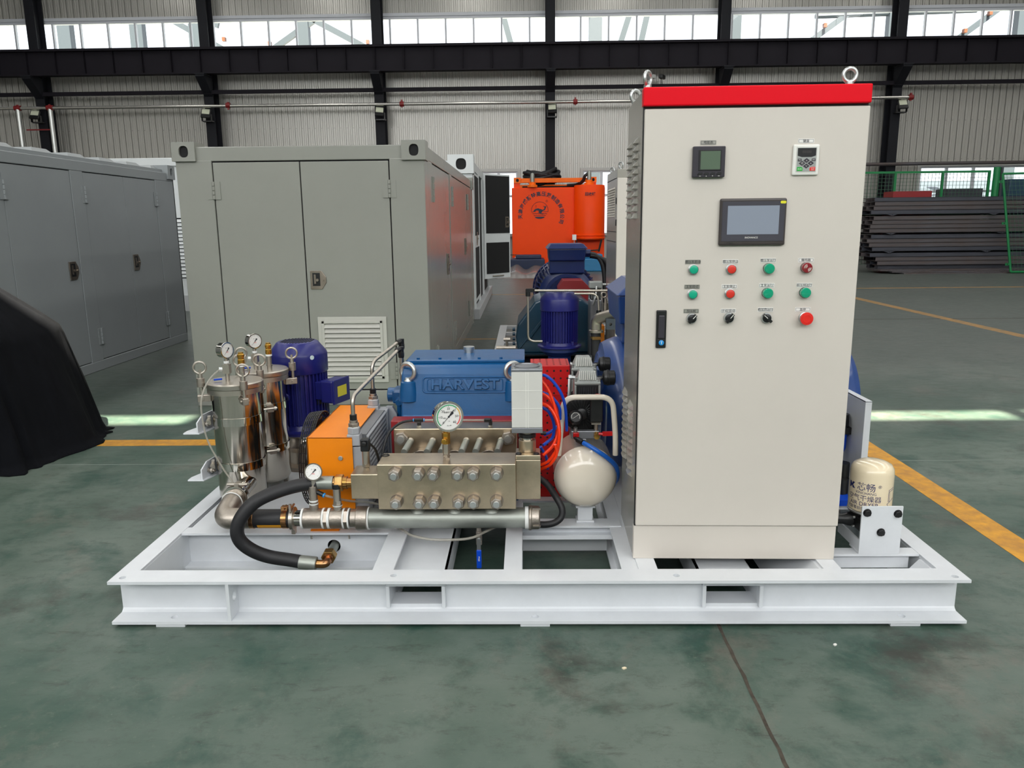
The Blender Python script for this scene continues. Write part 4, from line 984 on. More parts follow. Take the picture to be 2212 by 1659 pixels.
cyl_poly('maker_mark', [(-182, .393), (-176, .393), (-170, .405), (-176, .417), (-182, .417)], 'inkb'); cyl_poly('maker_mark', [(-168, .393), (-158, .393), (-167, .405), (-160, .417), (-169, .417), (-172, .405)], 'inkb')
for pts in ([(-62, .352), (-62, .398), (-40, .404)], [(-58, .352), (-58, .392), (-40, .397)], [(-66, .345), (-40, .362)], [(-66, .345), (-58, .328), (-46, .326)]):
    P = []
    for i in range(len(pts) - 1):
        for k in range(5): t = k / 5; P.append((pts[i][0] * (1 - t) + pts[i + 1][0] * t, pts[i][1] * (1 - t) + pts[i + 1][1] * t))
    P.append(pts[-1]); M().tube([(dc.x + (dr_ + .0002) * cos(radians(a)), dc.y + (dr_ + .0002) * sin(radians(a)), z) for a, z in P], .0008, 5).out('diagram', 'inkb', dy)
gd = thing('side_guard', 'white folded guard plate standing behind the air dryer', 'guard', (1.39, .9, SK))
M().box(1.378, 1.384, .66, .89, SK, .642).out('plate', 'skid', gd); M().box(1.378, 1.405, .655, .661, SK, .642).out('front_flange', 'skid', gd, .001); M().box(1.378, 1.405, .655, .89, .638, .644).out('top_flange', 'skid', gd, .001)
fr_ = thing('filter_regulator', 'small black and blue air filter unit on the guard behind the cabinet', 'air filter', (1.345, .78, .25))
M().cyl((1.345, .8, .50), (1.345, .8, .555), .03, n=14).box(1.315, 1.378, .77, .83, .47, .50).out('regulator', 'black', fr_); M().lathe((1.345, .8, .385), Z_, [(0, 0), (.02, .004), (.026, .02), (.026, .085)], 16).out('bowl', 'hoseb', fr_)
M().cyl((1.33, .72, .30), (1.33, .72, .36), .03, n=14).out('gauge_body', 'black', fr_); M().cyl((1.318, .7, .225), (1.318, .7, .30), .034, n=14).out('lower_regulator', 'black', fr_); M().hull8([(1.28, .62, .20), (1.34, .62, .20), (1.34, .74, .20), (1.28, .74, .20)], [(1.27, .62, .225), (1.34, .62, .225), (1.34, .74, .245), (1.27, .74, .245)]).out('lower_bowl', 'hoseb', fr_)

# =================================================================== main drive motor behind the cabinet
mm_ = thing('drive_motor', 'large blue main motor half hidden behind the control cabinet', 'motor', (.9, 1.22, SK))
M().lathe((.285, 1.22, .52), X_, [(.09, 0), (.10, .01), (.19, .02), (.21, .035), (.24, .035), (.255, .05), (.29, .055), (.305, .085), (.318, .12), (.318, .16), (.30, .162), (.30, .9), (.31, .9), (.31, 1.16), (.28, 1.2), (.1, 1.205), (0, 1.205)], 48).out('housing', 'motorl', mm_)
fin = M()
for k in range(36):
    t = 2 * pi * k / 36
    if sin(t) < -.7: continue
    d = V((0, cos(t), sin(t))); s2 = V((0, -sin(t), cos(t))) * .004
    a = V((.46, 1.22, .52)) + d * .298; b = V((1.17, 1.22, .52)) + d * .298
    fin.hull8([a - s2, b - s2, b + s2, a + s2], [a - s2 + d * .03, b - s2 + d * .03, b + s2 + d * .03, a + s2 + d * .03])
fin.out('cooling_fins', 'motorl', mm_)
M().box(.42, .74, 1.08, 1.36, .83, .94).out('terminal_neck', 'motorl', mm_, .008); M().hull8([(.395, .98, .93), (.78, .98, .93), (.78, 1.42, .93), (.395, 1.42, .93)], [(.385, .96, 1.06), (.79, .96, 1.06), (.79, 1.44, 1.06), (.385, 1.44, 1.06)]).out('terminal_box', 'motorl', mm_, .006)
M().hull8([(.375, .95, 1.06), (.80, .95, 1.06), (.80, 1.45, 1.06), (.375, 1.45, 1.06)], [(.45, 1.0, 1.12), (.74, 1.0, 1.12), (.74, 1.4, 1.12), (.45, 1.4, 1.12)]).out('terminal_lid', 'motorl', mm_, .006)
M().box(.45, 1.15, .95, 1.5, SK, .21).box(.5, 1.1, 1.0, 1.1, .21, .33).box(.5, 1.1, 1.36, 1.46, .21, .33).out('feet', 'motorl', mm_, .006)
M().box(.30, .335, 1.0, 1.08, .55, .72).box(.30, .34, 1.3, 1.4, .4, .6).out('bell_rib', 'motorl', mm_, .004)

# red perforated coupling guard
cg = thing('coupling_guard', 'red perforated sheet guard between pump and main motor', 'guard', (.08, .94, SK))
M().box(-.006, .166, .85, 1.03, SK, .768).out('guard_box', 'red', cg, .003); M().box(-.008, .168, .846, .85, .635, .64).out('seam', 'red', cg)
pf = M()
for i in range(6):
    for k in range(17): pf.cyl((.008 + i * .0295, .851, .208 + k * .0335), (.008 + i * .0295, .8494, .208 + k * .0335), .0047, n=10)
    for j in range(5): pf.cyl((.008 + i * .0295, .872 + j * .035, .767), (.008 + i * .0295, .872 + j * .035, .7686), .0047, n=10)
pf.out('perforations', 'blackm', cg)['kind'] = 'stuff'
# wide red plinth under it and shaft stub at its left
M().cyl((-.04, .94, .735), (-.008, .94, .735), .02, n=14).hexa((-.03, .94, .735), (-.02, .94, .735), .027).out('shaft_fitting', 'cast', cg)

# =================================================================== air compressor
ac_ = thing('air_compressor', 'cream air compressor tank with tube handle and twin cylinder heads', 'air compressor', (.214, .7, SK))
tc_ = V((.214, .47, .359))
M().lathe(tc_, Y_, [(0, 0), (.035, .002), (.07, .008), (.098, .020), (.116, .040), (.125, .068), (.1265, .075), (.1285, .078), (.1285, .086), (.126, .09), (.126, .31), (.11, .35), (.05, .372), (0, .375)], 56).out('tank', 'tank', ac_)
M().tube(bend([(.106, .585, .44), (.113, .575, .53), (.126, .56, .69), (.322, .56, .69), (.338, .575, .53), (.340, .585, .44)], .05, 8), .0115, 14).out('handle', 'tank', ac_)
M().box(.178, .252, .535, .60, SK, SK + .008).box(.184, .246, .545, .595, SK + .008, .225).box(.176, .256, .54, .60, .225, .235).out('front_foot', 'skid', ac_, .002)
M().tube(bend([(.184, .548, .245), (.187, .548, .228), (.243, .548, .228), (.246, .548, .245)], .008, 3), .0022, 6).out('foot_bracket', 'tank', ac_)
M().box(.17, .26, .72, .78, SK, .25).out('rear_foot', 'skid', ac_, .002)
M().box(.158, .275, .60, .63, .505, .538).box(.205, .222, .60, .63, .47, .505).out('air_manifold', 'alum', ac_, .003)
M().lathe((.177, .63, .583), (0, -.86, .5), [(0, 0), (.028, 0), (.028, .03), (.025, .034), (.022, .03)], 24).out('tank_gauge', 'black', ac_)
n_ = V((0, -.86, .5)).normalized(); gq = V((.177, .63, .583)) + n_ * .0305; uu = X_; vv = n_.cross(-X_).normalized()
vv = vv if vv.z > 0 else -vv
g = M().tube([gq + uu * .017 * cos(radians(a)) + vv * .017 * sin(radians(a)) for a in range(-30, 211, 12)], .0011, 5).tube([gq - uu * .012 - vv * .008, gq + uu * .014 + vv * .010], .0010, 5).out('gauge_scale', 'white', ac_)
M().cyl((.176, .60, .53), (.176, .595, .555), .008, n=10).out('gauge_stem', 'zinc', ac_); M().box(.166, .19, .585, .60, .515, .534).out('red_collar', 'red', ac_, .002)
M().tube(spl([(.172, .60, .518), (.176, .585, .512), (.186, .56, .510)], 5), .0075, 10).cyl((.184, .565, .511), (.203, .53, .508), .012, n=14).out('hose_elbow', 'black', ac_)
M().cyl((.262, .60, .525), (.262, .57, .52), .011, n=14).hexa((.262, .585, .52), (.262, .575, .52), .013).out('outlet_cock', 'brass', ac_); M().tube([(.27, .585, .53), (.29, .58, .53)], .006, 8).obox((.305, .58, .532), (.04, .014, .016), rot=.1).out('red_lever', 'red', ac_)
M().cyl((.262, .615, .538), (.262, .615, .565), .009, n=10).box(.242, .28, .60, .65, .565, .570).out('pressure_switch_base', 'cast', ac_)
M().box(.238, .29, .62, .69, .57, .672).out('pressure_switch', 'black', ac_, .004)
M().lathe((.205, .70, .595), -Y_, [(.078, 0), (.078, .02), (.074, .035), (.06, .042)], 40).out('fan_cover', 'blackm', ac_)
q = M()
for k in range(28):
    t = 2 * pi * k / 28; d = V((cos(t), 0, sin(t))); p = V((.205, .657, .595)); q.tube([p + d * .026, p + d * .06, p + d * .073 + V((0, .008, 0))], .0022, 5)
q.out('fan_grille', 'black', ac_); M().lathe((.205, .66, .595), -Y_, [(.028, 0), (.026, .008), (.018, .012), (0, .013)], 24).out('fan_hub', 'black', ac_)
M().box(.172, .28, .70, .84, .488, .66).out('motor_case', 'blackm', ac_, .01); M().box(.16, .19, .70, .84, .49, .62).out('crank_case', 'alum', ac_, .01)
hdm = None
def cyl_head(x, y, z, i):
    # finned cylinder below
    b = M().box(x - .046, x + .046, y, y + .10, z - .115, z - .026)
    b.out('cylinder', 'black', ac_, .002)
    f = M()
    for k in range(8): f.box(x - .036 + k * .0095, x - .033 + k * .0095, y - .005, y, z - .11, z - .035)
    f.out('cylinder_fins', 'bezel', ac_)
    for sx in (-.0505, .0505): M().box(x + sx - .0045, x + sx + .0045, y - .002, y + .1, z - .12, z - .026).out('cylinder_post', 'head', ac_, .002)
    h = M().box(x - .055, x + .055, y - .006, y + .106, z - .024, z - .012).out('cylinder_head', 'head', ac_, .003)
    M().hull8([(x - .048, y - .002, z - .012), (x + .048, y - .002, z - .012), (x + .048, y + .102, z - .012), (x - .048, y + .102, z - .012)], [(x - .03, y + .035, z + .032), (x + .03, y + .035, z + .032), (x + .03, y + .09, z + .032), (x - .03, y + .09, z + .032)]).out('head_cover', 'head', h, .004)
    f = M(); 
    for k in range(9):
        xx = x - .032 + k * .008; f.hull8([(xx - .0016, y - .003, z - .006), (xx + .0016, y - .003, z - .006), (xx + .0016, y + .03, z + .024), (xx - .0016, y + .03, z + .024)], [(xx - .0016, y - .006, z - .002), (xx + .0016, y - .006, z - .002), (xx + .0016, y + .026, z + .031), (xx - .0016, y + .026, z + .031)])
    f.out('head_fins', 'act', h)
    for sx in (-.05, .05): M().cyl((x + sx, y + .005, z - .012), (x + sx, y + .005, z + .002), .006, n=10).hexa((x + sx, y + .005, z), (x + sx, y + .005, z + .005), .009).out('head_bolt', 'zinc', h)
    dp = M().tube([(x - .05, y + .04, z), (x - .058 - .017 * (1 - i), y + .04, z)], .008, 10)
    if i == 0: dp.hexa((x - .065, y + .04, z), (x - .078, y + .04, z), .012).tube(spl([(x - .075, y + .03, z - .005), (x - .078, y + .01, z - .06), (x - .084, y, z - .16), (x - .086, y, z - .22)], 6), .006, 8)
    dp.out('delivery_pipe', 'zinc', ac_)
    M().cyl((x + .046, y + .04, z - .002), (x + .068, y + .04, z - .002), .008, n=10).lathe((x + .066, y + .04, z - .002), X_, [(.012, 0), (.03, .006), (.032, .018), (.034, .019), (.034, .026), (.032, .027), (.031, .05), (.022, .054)], 24).out('intake_filter', 'black', ac_)
M().box(.178, .285, .845, .97, .50, .655).out('rear_crank_case', 'blackm', ac_, .008)
cyl_head(.232, .70, .736, 0); cyl_head(.228, .858, .766, 1)
M().lathe((.272, .66, .672), Z_, [(.014, 0), (.014, .006), (.010, .008)], 16).out('red_knob', 'red', ac_)
# =================================================================== generic pieces
def gauge(par, c, n, r, dep, name='pressure_gauge', case='mirror', full=False, up=Z_, needle=225):
    """dial gauge as a part: case > dial, needle, scale"""
    c, n = V(c), V(n).normalized(); v = (V(up) - n * V(up).dot(n)).normalized(); u = v.cross(n)
    cs = M().lathe(c - n * dep, n, [(r * .9, 0), (r * .95, dep * .06), (r * .95, dep * .8), (r * 1.02, dep * .82), (r * 1.04, dep * .9), (r * 1.02, dep), (r * .90, dep), (r * .885, dep * .93), (0, dep * .93)], 44).out(name, case, par)
    f = c - n * dep * .055
    dl = M().lathe(f - n * .0006, n, [(r * .885, 0), (r * .885, .0006), (0, .0006)], 40).out('dial', 'dial', cs)
    f = f + n * .0006
    P = lambda a, rr, h=.0004: f + u * rr * cos(radians(a)) + v * rr * sin(radians(a)) + n * h
    def arc(a0, a1, r0, r1, m):
        b = M(); k_ = 24; A = [P(a0 + (a1 - a0) * k / k_, r0) for k in range(k_ + 1)]; B = [P(a0 + (a1 - a0) * k / k_, r1) for k in range(k_ + 1)]
        b.add(A + B, [(k, k + 1, k_ + 2 + k, k_ + 1 + k) for k in range(k_)]); b.out('scale_arc', m, cs)
    if full:
        arc(225, 45, r * .76, r * .82, K['gk']); arc(45, 0, r * .76, r * .82, K['gy']); arc(0, -45, r * .76, r * .82, K['bred2'])
    tk_ = M()
    for k in range(31):
        a = 225 - 270 * k / 30; L_2 = .12 if k % 5 == 0 else .06
        t = V((0, 0, 0)) + (P(a, 1) - P(a, 0)); s2 = (P(a + 90, 1) - P(a + 90, 0)) * r * (.010 if k % 5 == 0 else .006)
        p0, p1 = P(a, r * (.76 - L_2), .0006), P(a, r * .76, .0006); tk_.add([p0 - s2, p1 - s2, p1 + s2, p0 + s2], [(0, 1, 2, 3)])
    tk_.out('scale_ticks', 'ink', cs)
    nd = M(); a = needle; t = P(a, 1) - P(a, 0); s2 = P(a + 90, 1) - P(a + 90, 0); o = f + n * .0014
    nd.add([o - s2 * r * .02, o + t * r * .72 - s2 * r * .008, o + t * r * .72 + s2 * r * .008, o + s2 * r * .02], [(0, 1, 2, 3)])
    nd.add([o + s2 * r * .03, o - t * r * .38 + s2 * r * .10, o - t * r * .45, o - t * r * .38 - s2 * r * .10, o - s2 * r * .03], [(0, 1, 2, 3, 4)])
    nd.lathe(o, n, [(r * .07, 0), (r * .06, .001), (0, .0012)], 12)
    nd.out('needle', 'ink', cs)
    if full:
        for k, s_ in enumerate(('0', '10', '20', '30', '40', '50', '60')):
            text('scale_number', s_, r * .22, 'ink', cs, P(225 - 45 * k, r * .54, .0006), u, v, 0)
        text('dial_text', 'MPa', r * .13, 'ink', cs, P(195, r * .3, .0006), u, v, 0); text('dial_text', '耐震压力表', r * .13, 'ink', cs, P(90, r * .30, .0006), u, v, 0); text('dial_text', '1.6', r * .12, 'ink', cs, P(270, r * .3, .0006), u, v, 0); text('dial_text', 'YN-100', r * .10, 'ink', cs, P(270, r * .60, .0006), u, v, 0)
    else:
        text('dial_text', 'MPa', r * .2, 'bred2', cs, P(270, r * .22, .0006), u, v, 0); text('dial_text', '0  1.0', r * .2, 'ink', cs, P(90, r * .3, .0006), u, v, 0)
    return cs
K['gk'] = mat('dial_green', '#1fa463', .4); K['gy'] = mat('dial_yellow', '#e6b33a', .4)

def eye(par, p, n, R=.024, r=.0055, nm='eye_nut', m='satin'):
    p = V(p); return M().torus(p + Z_ * (R + .01), n, R, r, 26, 9).cyl(p, p + Z_ * .022, r * 1.6, r * 1.2, n=12).out(nm, m, par)

# =================================================================== bag filters
def bag_filter(loc, label, gauge_dir, arms, yaw):
    f = thing('bag_filter', label, 'filter vessel', loc, 'stainless bag filters', local=True)
    R_ = .101; Hb = .50
    vs = M().lathe((0, 0, 0), Z_, [(.03, -.005), (.07, .0), (.09, .01), (R_, .03), (R_, Hb - .02), (R_, Hb)], 64).out('vessel', 'vessel', f)
    M().lathe((0, 0, Hb - .008), Z_, [(R_ - .002, 0), (.116, .0), (.116, .022), (.112, .024)], 64).out('body_flange', 'satin', f)
    M().lathe((0, 0, Hb + .016), Z_, [(.118, 0), (.119, .003), (.119, .019), (.114, .024), (.09, .026), (0, .027)], 64).out('lid', 'satin', f)
    for z in (.155, .355):
        M().lathe((0, 0, z), Z_, [(R_ + .0005, 0), (R_ + .003, 0), (R_ + .003, .034), (R_ + .0005, .034)], 64, cap=False).out('strap_band', 'mirror', f)
        a = radians(yaw); p = V((R_ * cos(a), R_ * sin(a), z + .017)); d = V((cos(a), sin(a), 0))
        M().obox(p + d * .016, (.012, .03, .034), rot=a).cyl(p + d * .02 - V((-d.y, d.x, 0)) * .03, p + d * .02 + V((-d.y, d.x, 0)) * .03, .005, n=8).hexa(p + d * .02 + V((-d.y, d.x, 0)) * .016, p + d * .02 + V((-d.y, d.x, 0)) * .026, .01).out('strap_bolt', 'satin', f)
    for a in arms:
        a = radians(a); d = V((cos(a), sin(a), 0)); p = d * .138; q = d.cross(Z_)
        lugm = M().obox(p * .93 + Z_ * (Hb - .030), (.055, .026, .03), rot=a).out('clamp_lug', 'cast', f, .003)
        M().cyl(p + Z_ * (Hb - .045), p + Z_ * (Hb + .05), .0075, n=10).cyl(p * .98 + q * .018 + Z_ * (Hb - .03), p * .98 - q * .018 + Z_ * (Hb - .03), .006, n=10).out('swing_bolt', 'satin', lugm)
        M().cyl(p + Z_ * (Hb + .02), p + Z_ * (Hb + .058), .0165, n=20).out('clamp_collar', 'cast', lugm, .001)
        e = M().torus(p + Z_ * (Hb + .103), Matrix.Rotation(.5, 3, 'Z') @ V((.25, 1, 0)), .0255, .0048, 28, 9).cyl(p + Z_ * (Hb + .055), p + Z_ * (Hb + .078), .010, .0085, n=12).cyl(p + Z_ * (Hb + .075), p + Z_ * (Hb + .095), .0055, n=10).out('eye_nut', 'satin', lugm)
    # gauge on its cock, vent with brass relief valve
    g0 = V((-.02, -.025, Hb + .04)); 
    M().cyl(g0, g0 + Z_ * .035, .009, n=12).box(g0.x - .014, g0.x + .014, g0.y - .014, g0.y + .014, g0.z + .035, g0.z + .075).cyl(g0 + Z_ * .075, g0 + Z_ * .10, .008, n=12).out('gauge_cock', 'satin', f)
    M().cyl(g0 + Z_ * .079, g0 + Z_ * .089, .0115, n=14).out('thread_tape', 'tape', f)
    M().tube([g0 + V((0, 0, .052)), g0 + V((-.03, -.012, .055))], .006, 8).hexa(g0 + V((-.018, -.007, .054)), g0 + V((-.03, -.012, .055)), .010).out('tube_fitting', 'zinc', f)
    M().obox(g0 + V((-.035, -.02, .012)), (.034, .008, .008), rot=.5).out('cock_lever', 'hoseb', f, .002)
    gauge(f, g0 + V((0, 0, .135)) + V(gauge_dir).normalized() * .012, gauge_dir, .0345, .036)
    v0 = V((.048, -.035, Hb + .04))
    M().cyl(v0, v0 + Z_ * .07, .0115, n=16).cyl(v0 + Z_ * .02, v0 + Z_ * .026, .014, n=16).out('vent_pipe', 'satin', f); M().cyl(v0 + Z_ * .066, v0 + Z_ * .074, .0145, n=16).out('thread_tape', 'tape', f)
    M().lathe(v0 + Z_ * .074, Z_, [(.0125, 0), (.0145, .004), (.0145, .022), (.0125, .024), (.0125, .03), (.015, .034), (.015, .044), (.011, .048), (.011, .054), (0, .055)], 20).out('relief_valve', 'brass', f)
    # outlet spool with clamp at the foot
    return f
bf1 = bag_filter((-1.292, .79, .185), 'front mirror-polished filter vessel nearest the suction elbow', (2.0, -1, .02), (198, 305, 100), 200)
bf2 = bag_filter((-1.262, 1.06, .185), 'rear mirror-polished filter vessel partly behind the front one', (1.15, -1, .02), (25, 285, 150), 300)
for i, bf in enumerate((bf1, bf2)):
    for k in range(3):
        a = 2 * pi * k / 3 + .5; M().box(.075 * cos(a) - .01, .075 * cos(a) + .01, .075 * sin(a) - .01, .075 * sin(a) + .01, -.022, .02).out('leg', 'satin', bf)
# clear drain tube of the front filter
o = M().tube(spl([(-1.340, .758, .779), (-1.365, .70, .745), (-1.385, .665, .69), (-1.390, .65, .617), (-1.375, .648, .496), (-1.325, .655, .373), (-1.29, .66, .307), (-1.272, .665, .25)], 6), .0042, 10).out('clear_tube', 'hosec'); tag(o, 'clear thin plastic tube hanging down the front filter vessel', 'tube')
# white angle brackets holding the front vessel
for i, z in enumerate((.535, .325)):
    b = thing('filter_bracket', ('upper' if i == 0 else 'lower') + ' white angle bracket at the left of the front filter vessel', 'bracket', (-1.44, .78, z))
    M().prism([(-1.50, .70), (-1.43, .70), (-1.398, .80), (-1.398, .95), (-1.43, .95), (-1.50, .74)], (0, 0, z - .03), X_, Y_, (0, 0, .006)).out('flat_leg', 'skid', b, .001)
    M().prism([(0, 0), (.26, 0), (.26, .07), (.05, .07), (0, .045)], (-1.434, .70, z - .024), V((.12, 1, 0)).normalized(), Z_, (-.006, 0, 0)).out('upright_leg', 'skid', b, .001)
    M().cyl((-1.44, .755, z + .005), (-1.395, .745, z + .005), .006, n=10).hexa((-1.43, .753, z + .005), (-1.418, .75, z + .005), .011).hexa((-1.414, .749, z + .005), (-1.404, .747, z + .005), .011).out('bracket_bolt', 'satin', b)
post = thing('bracket_post', 'white upright post behind the filter vessels holding their brackets', 'post', (-1.43, 1.2, SK))
M().box(-1.455, -1.405, .93, .98, SK, .62).out('upright', 'skid', post, .002)

# =================================================================== vertical booster motor (blue)
def v_motor(name, label, loc, R_, H, m, par_cat='motor', box_dir=0.0, tag_=True, boxed=True):
    f = thing(name, label, par_cat, loc, local=True)
    h0 = H * .27; hc = H * .66
    M().cyl((0, 0, H * .05), (0, 0, hc), R_ * .86, n=48).out('stator', m, f)
    fn_ = M(); n = 40
    for k in range(n):
        t = 2 * pi * k / n; d = V((cos(t), sin(t), 0)); s2 = V((-sin(t), cos(t), 0)) * R_ * .02
        a = d * R_ * .84 + Z_ * H * .1; b = d * R_ * .84 + Z_ * hc; o = d * R_ * .13
        fn_.hull8([a - s2, a - s2 + o, a + s2 + o, a + s2], [b - s2, b - s2 + o, b + s2 + o, b + s2])
    fn_.out('cooling_fins', m, f)
    M().lathe((0, 0, hc - .005), Z_, [(R_ * .99, 0), (R_ * 1.01, .004), (R_ * 1.01, H * .19), (R_ * .99, H * .21), (R_ * .72, H * .315), (R_ * .66, H * .325), (0, H * .325)], 56).out('fan_cowl', m, f)
    g = M()
    for k in range(13):
        x = -R_ * .6 + k * R_ * .1; w = sqrt(max(0, (R_ * .6) ** 2 - x * x))
        if w > .01: g.box(x - R_ * .018, x + R_ * .018, -w, w, hc - .005 + H * .325, hc - .004 + H * .328)
    g.out('fan_slots', 'blackm', f)
    fl_ = M().lathe((0, 0, 0), Z_, [(R_ * 1.12, 0), (R_ * 1.15, .004), (R_ * 1.15, H * .035), (R_ * .98, H * .05), (R_ * .92, H * .10), (R_ * .86, H * .11)], 56).out('mounting_flange', m, f)
    for k in range(4):
        a = pi / 4 + k * pi / 2; M().box(R_ * .9 * cos(a) - .012, R_ * .9 * cos(a) + .012, R_ * .9 * sin(a) - .012, R_ * .9 * sin(a) + .012, H * .04, H * .12).out('flange_boss', m, f, .003)
    if boxed:
        a = box_dir; d = V((cos(a), sin(a), 0)); q = V((-sin(a), cos(a), 0)); z = H * .47
        def ob(du, dv, dz, cu, cz, nm, mm, bv=.004):
            return M().obox(d * cu + Z_ * cz, (du, dv, dz), rot=a).out(nm, mm, f, bv)
        ob(R_ * .35, R_ * .75, H * .19, R_ * 1.05, z, 'terminal_neck', m); tb = ob(R_ * .5, R_ * .95, H * .24, R_ * 1.42, z, 'terminal_box', m, .008); ob(R_ * .08, R_ * 1.0, H * .26, R_ * 1.70, z, 'terminal_cover', m, .004)
        M().obox(d * R_ * 1.745 + Z_ * z, (.001, R_ * .55, H * .11), rot=a).out('warning_sticker', mat('sticker_warn', '#c9c23a', .5), f)
    return f
vm = v_motor('booster_motor', 'vertical dark blue flange motor behind the filter vessels', (-1.172, 1.345, .355), .142, .47, 'motor', box_dir=-.35)
M().obox((.118, -.062, .19), (.005, .05, .085), rot=-.5).out('name_plate', 'blackm', vm); M().torus((-.035, -.143, .20), (0.1, 1, .5), .017, .007, 18, 8).out('lifting_lug', 'motor', vm)
M().lathe((.098, -.105, .39), (.68, -.73, 0), [(0, 0), (.011, 0), (.011, .0008), (0, .001)], 18).out('round_sticker', mat('sticker_pale', '#c9dcdc', .4), vm)
vp = thing('booster_pump', 'dark vertical booster pump under the blue motor', 'pump', (-1.172, 1.345, SK))
M().lathe((-1.172, 1.345, SK), Z_, [(.12, 0), (.12, .02), (.085, .03), (.085, .09), (.11, .12), (.09, .14), (.085, .17), (.13, .18), (.13, .191)], 40).out('casing', 'steeld', vp)
M().tube(bend([(-1.10, 1.32, .245), (-.985, 1.25, .245), (-.985, 1.12, .245), (-.985, 1.12, .36), (-1.10, 1.08, .36)], .05), .028, 16).out('pipe_bend', 'mirror', vp)
M().torus((-.985, 1.12, .31), Z_, .033, .008, 24, 8).torus((-.985, 1.14, .245), (0, 1, 0), .033, .008, 24, 8).out('pipe_clamp', 'satin', vp)

# =================================================================== oil cooler
oc2 = thing('oil_cooler', 'orange oil cooler with aluminium radiator and black fan guard', 'oil cooler', (-.82, .8, SK))
hx0, hx1, hy0, hy1, hz0, hz1 = -.916, -.732, .52, 1.10, .185, .538
M().box(hx0, hx1, hy0, hy0 + .004, hz0, hz1).box(hx0, hx1, hy1 - .004, hy1, hz0, hz1).box(hx0, hx1, hy0, hy1, hz1 - .004, hz1).box(hx0, hx1, hy0, hy1, hz0, hz0 + .004).out('shroud', 'orange', oc2, .001)
M().box(hx0, hx0 + .004, hy0, hy1, hz0, hz1).out('shroud_back', 'orange', oc2)
M().cyl((-.782, hy0, .452), (-.782, hy0 - .006, .452), .0095, n=14).out('shroud_screw', 'zinc', oc2, .001)
M().box(-.905, -.79, .455, .55, SK, SK + .006).box(-.905, -.79, .55, .556, SK, hz0).box(-.905, -.79, 1.0, 1.1, SK, SK + .022).out('mount_foot', 'orange', oc2); M().hexa((-.885, .478, SK + .006), (-.885, .478, SK + .016), .009).hexa((-.83, .478, SK + .006), (-.83, .478, SK + .016), .009).out('foot_bolt', 'zinc', oc2)
# radiator core: tanks front and back, finned tubes between
M().box(-.735, -.676, .53, .60, .19, .495).out('front_tank', 'grey', oc2, .003); M().box(-.735, -.676, 1.03, 1.10, .19, .53).out('rear_tank', 'grey', oc2, .003)
M().box(-.735, -.69, .60, 1.03, .20, .53).out('core', 'alum', oc2)
pr_ = []
for k in range(15):
    z = .21 + k * .0215
    pr_.append(M().prism([(-.693, 0), (-.680, .004), (-.680, .010), (-.693, .014)], (0, .60, z), X_, Z_, (0, .43, 0)).out('core_tube', 'grey', oc2))
for j in range(26):
    pass
zz = M()
for k in range(14):
    for j in range(43): zz.box(-.692, -.683, .603 + j * .01, .6045 + j * .01, .2245 + k * .0215, .2315 + k * .0215)
zz.out('core_fins', 'alum', oc2)['kind'] = 'stuff'
M().prism([(-.69, .2), (-.64, .2), (-.64, .5), (-.66, .535), (-.69, .535)], (0, 1.07, 0), X_, Z_, (0, .03, 0)).out('mount_flange', 'grey', oc2)
for (px, py) in ((-.728, .548), (-.745, 1.055)):
    M().box(px - .026, px + .026, py - .024, py + .03, .50, .548).out('port_block', 'grey', oc2, .004); M().hexa((px, py, .548), (px, py, .575), .027).out('port_boss', 'grey', oc2, .003)
    M().cyl((px, py, .573), (px, py, .578), .021, n=20).out('thread_tape', 'tape', oc2)
    M().hexa((px, py, .577), (px, py, .592), .0225).cyl((px, py, .59), (px, py, .604), .017, n=18).out('port_nut', 'cast', oc2, .001); M().hexa((px, py, .603), (px, py, .628), .0155).out('compression_nut', 'black', oc2, .002)
# fan guard on the left side
cgd = M(); fc_ = V((-.925, .82, .36))
for r in [.02 + .0155 * k for k in range(13)]: cgd.torus(fc_ + V((-.055 * cos(min(1, r / .21) * 1.2), 0, 0)), X_, r, .0025, 40, 5)
for k in range(8):
    a = 2 * pi * k / 8; d = V((0, cos(a), sin(a))); cgd.tube([fc_ + V((-.056, 0, 0)) + d * .02, fc_ + V((-.04, 0, 0)) + d * .14, fc_ + V((-.02, 0, 0)) + d * .205, fc_ + d * .21], .003, 5)
for k in range(7): cgd.torus(fc_ + V((-.004 - .009 * k, 0, 0)), X_, .212 - .0012 * k, .0028, 48, 5)
for k in range(32):
    a = 2 * pi * k / 32; d = V((0, cos(a), sin(a))); cgd.tube([fc_ + d * .213, fc_ + V((-.058, 0, 0)) + d * .205, fc_ + V((-.062, 0, 0)) + d * .17], .002, 5)
cgd.out('fan_guard', 'black', oc2)
M().cyl(fc_ + V((-.02, 0, 0)), fc_ + V((-.075, 0, 0)), .075, n=24).out('fan_motor', 'black', oc2, .004)
M().cyl(fc_ + V((-.005, 0, 0)), fc_ + V((-.02, 0, 0)), .06, n=24).out('fan_hub', 'black', oc2)
fb_ = M()
for k in range(7):
    a = 2 * pi * k / 7; d = V((0, cos(a), sin(a))); q = V((0, -sin(a), cos(a))); p = fc_ + V((-.012, 0, 0)); fb_.hull8([p + d * .05 - q * .02 + X_ * .006, p + d * .19 - q * .04 + X_ * .006, p + d * .19 + q * .03 - X_ * .008, p + d * .05 + q * .02 - X_ * .008], [p + d * .05 - q * .02 + X_ * .009, p + d * .19 - q * .04 + X_ * .009, p + d * .19 + q * .03 - X_ * .005, p + d * .05 + q * .02 - X_ * .005])
fb_.out('fan_blades', 'black', oc2)
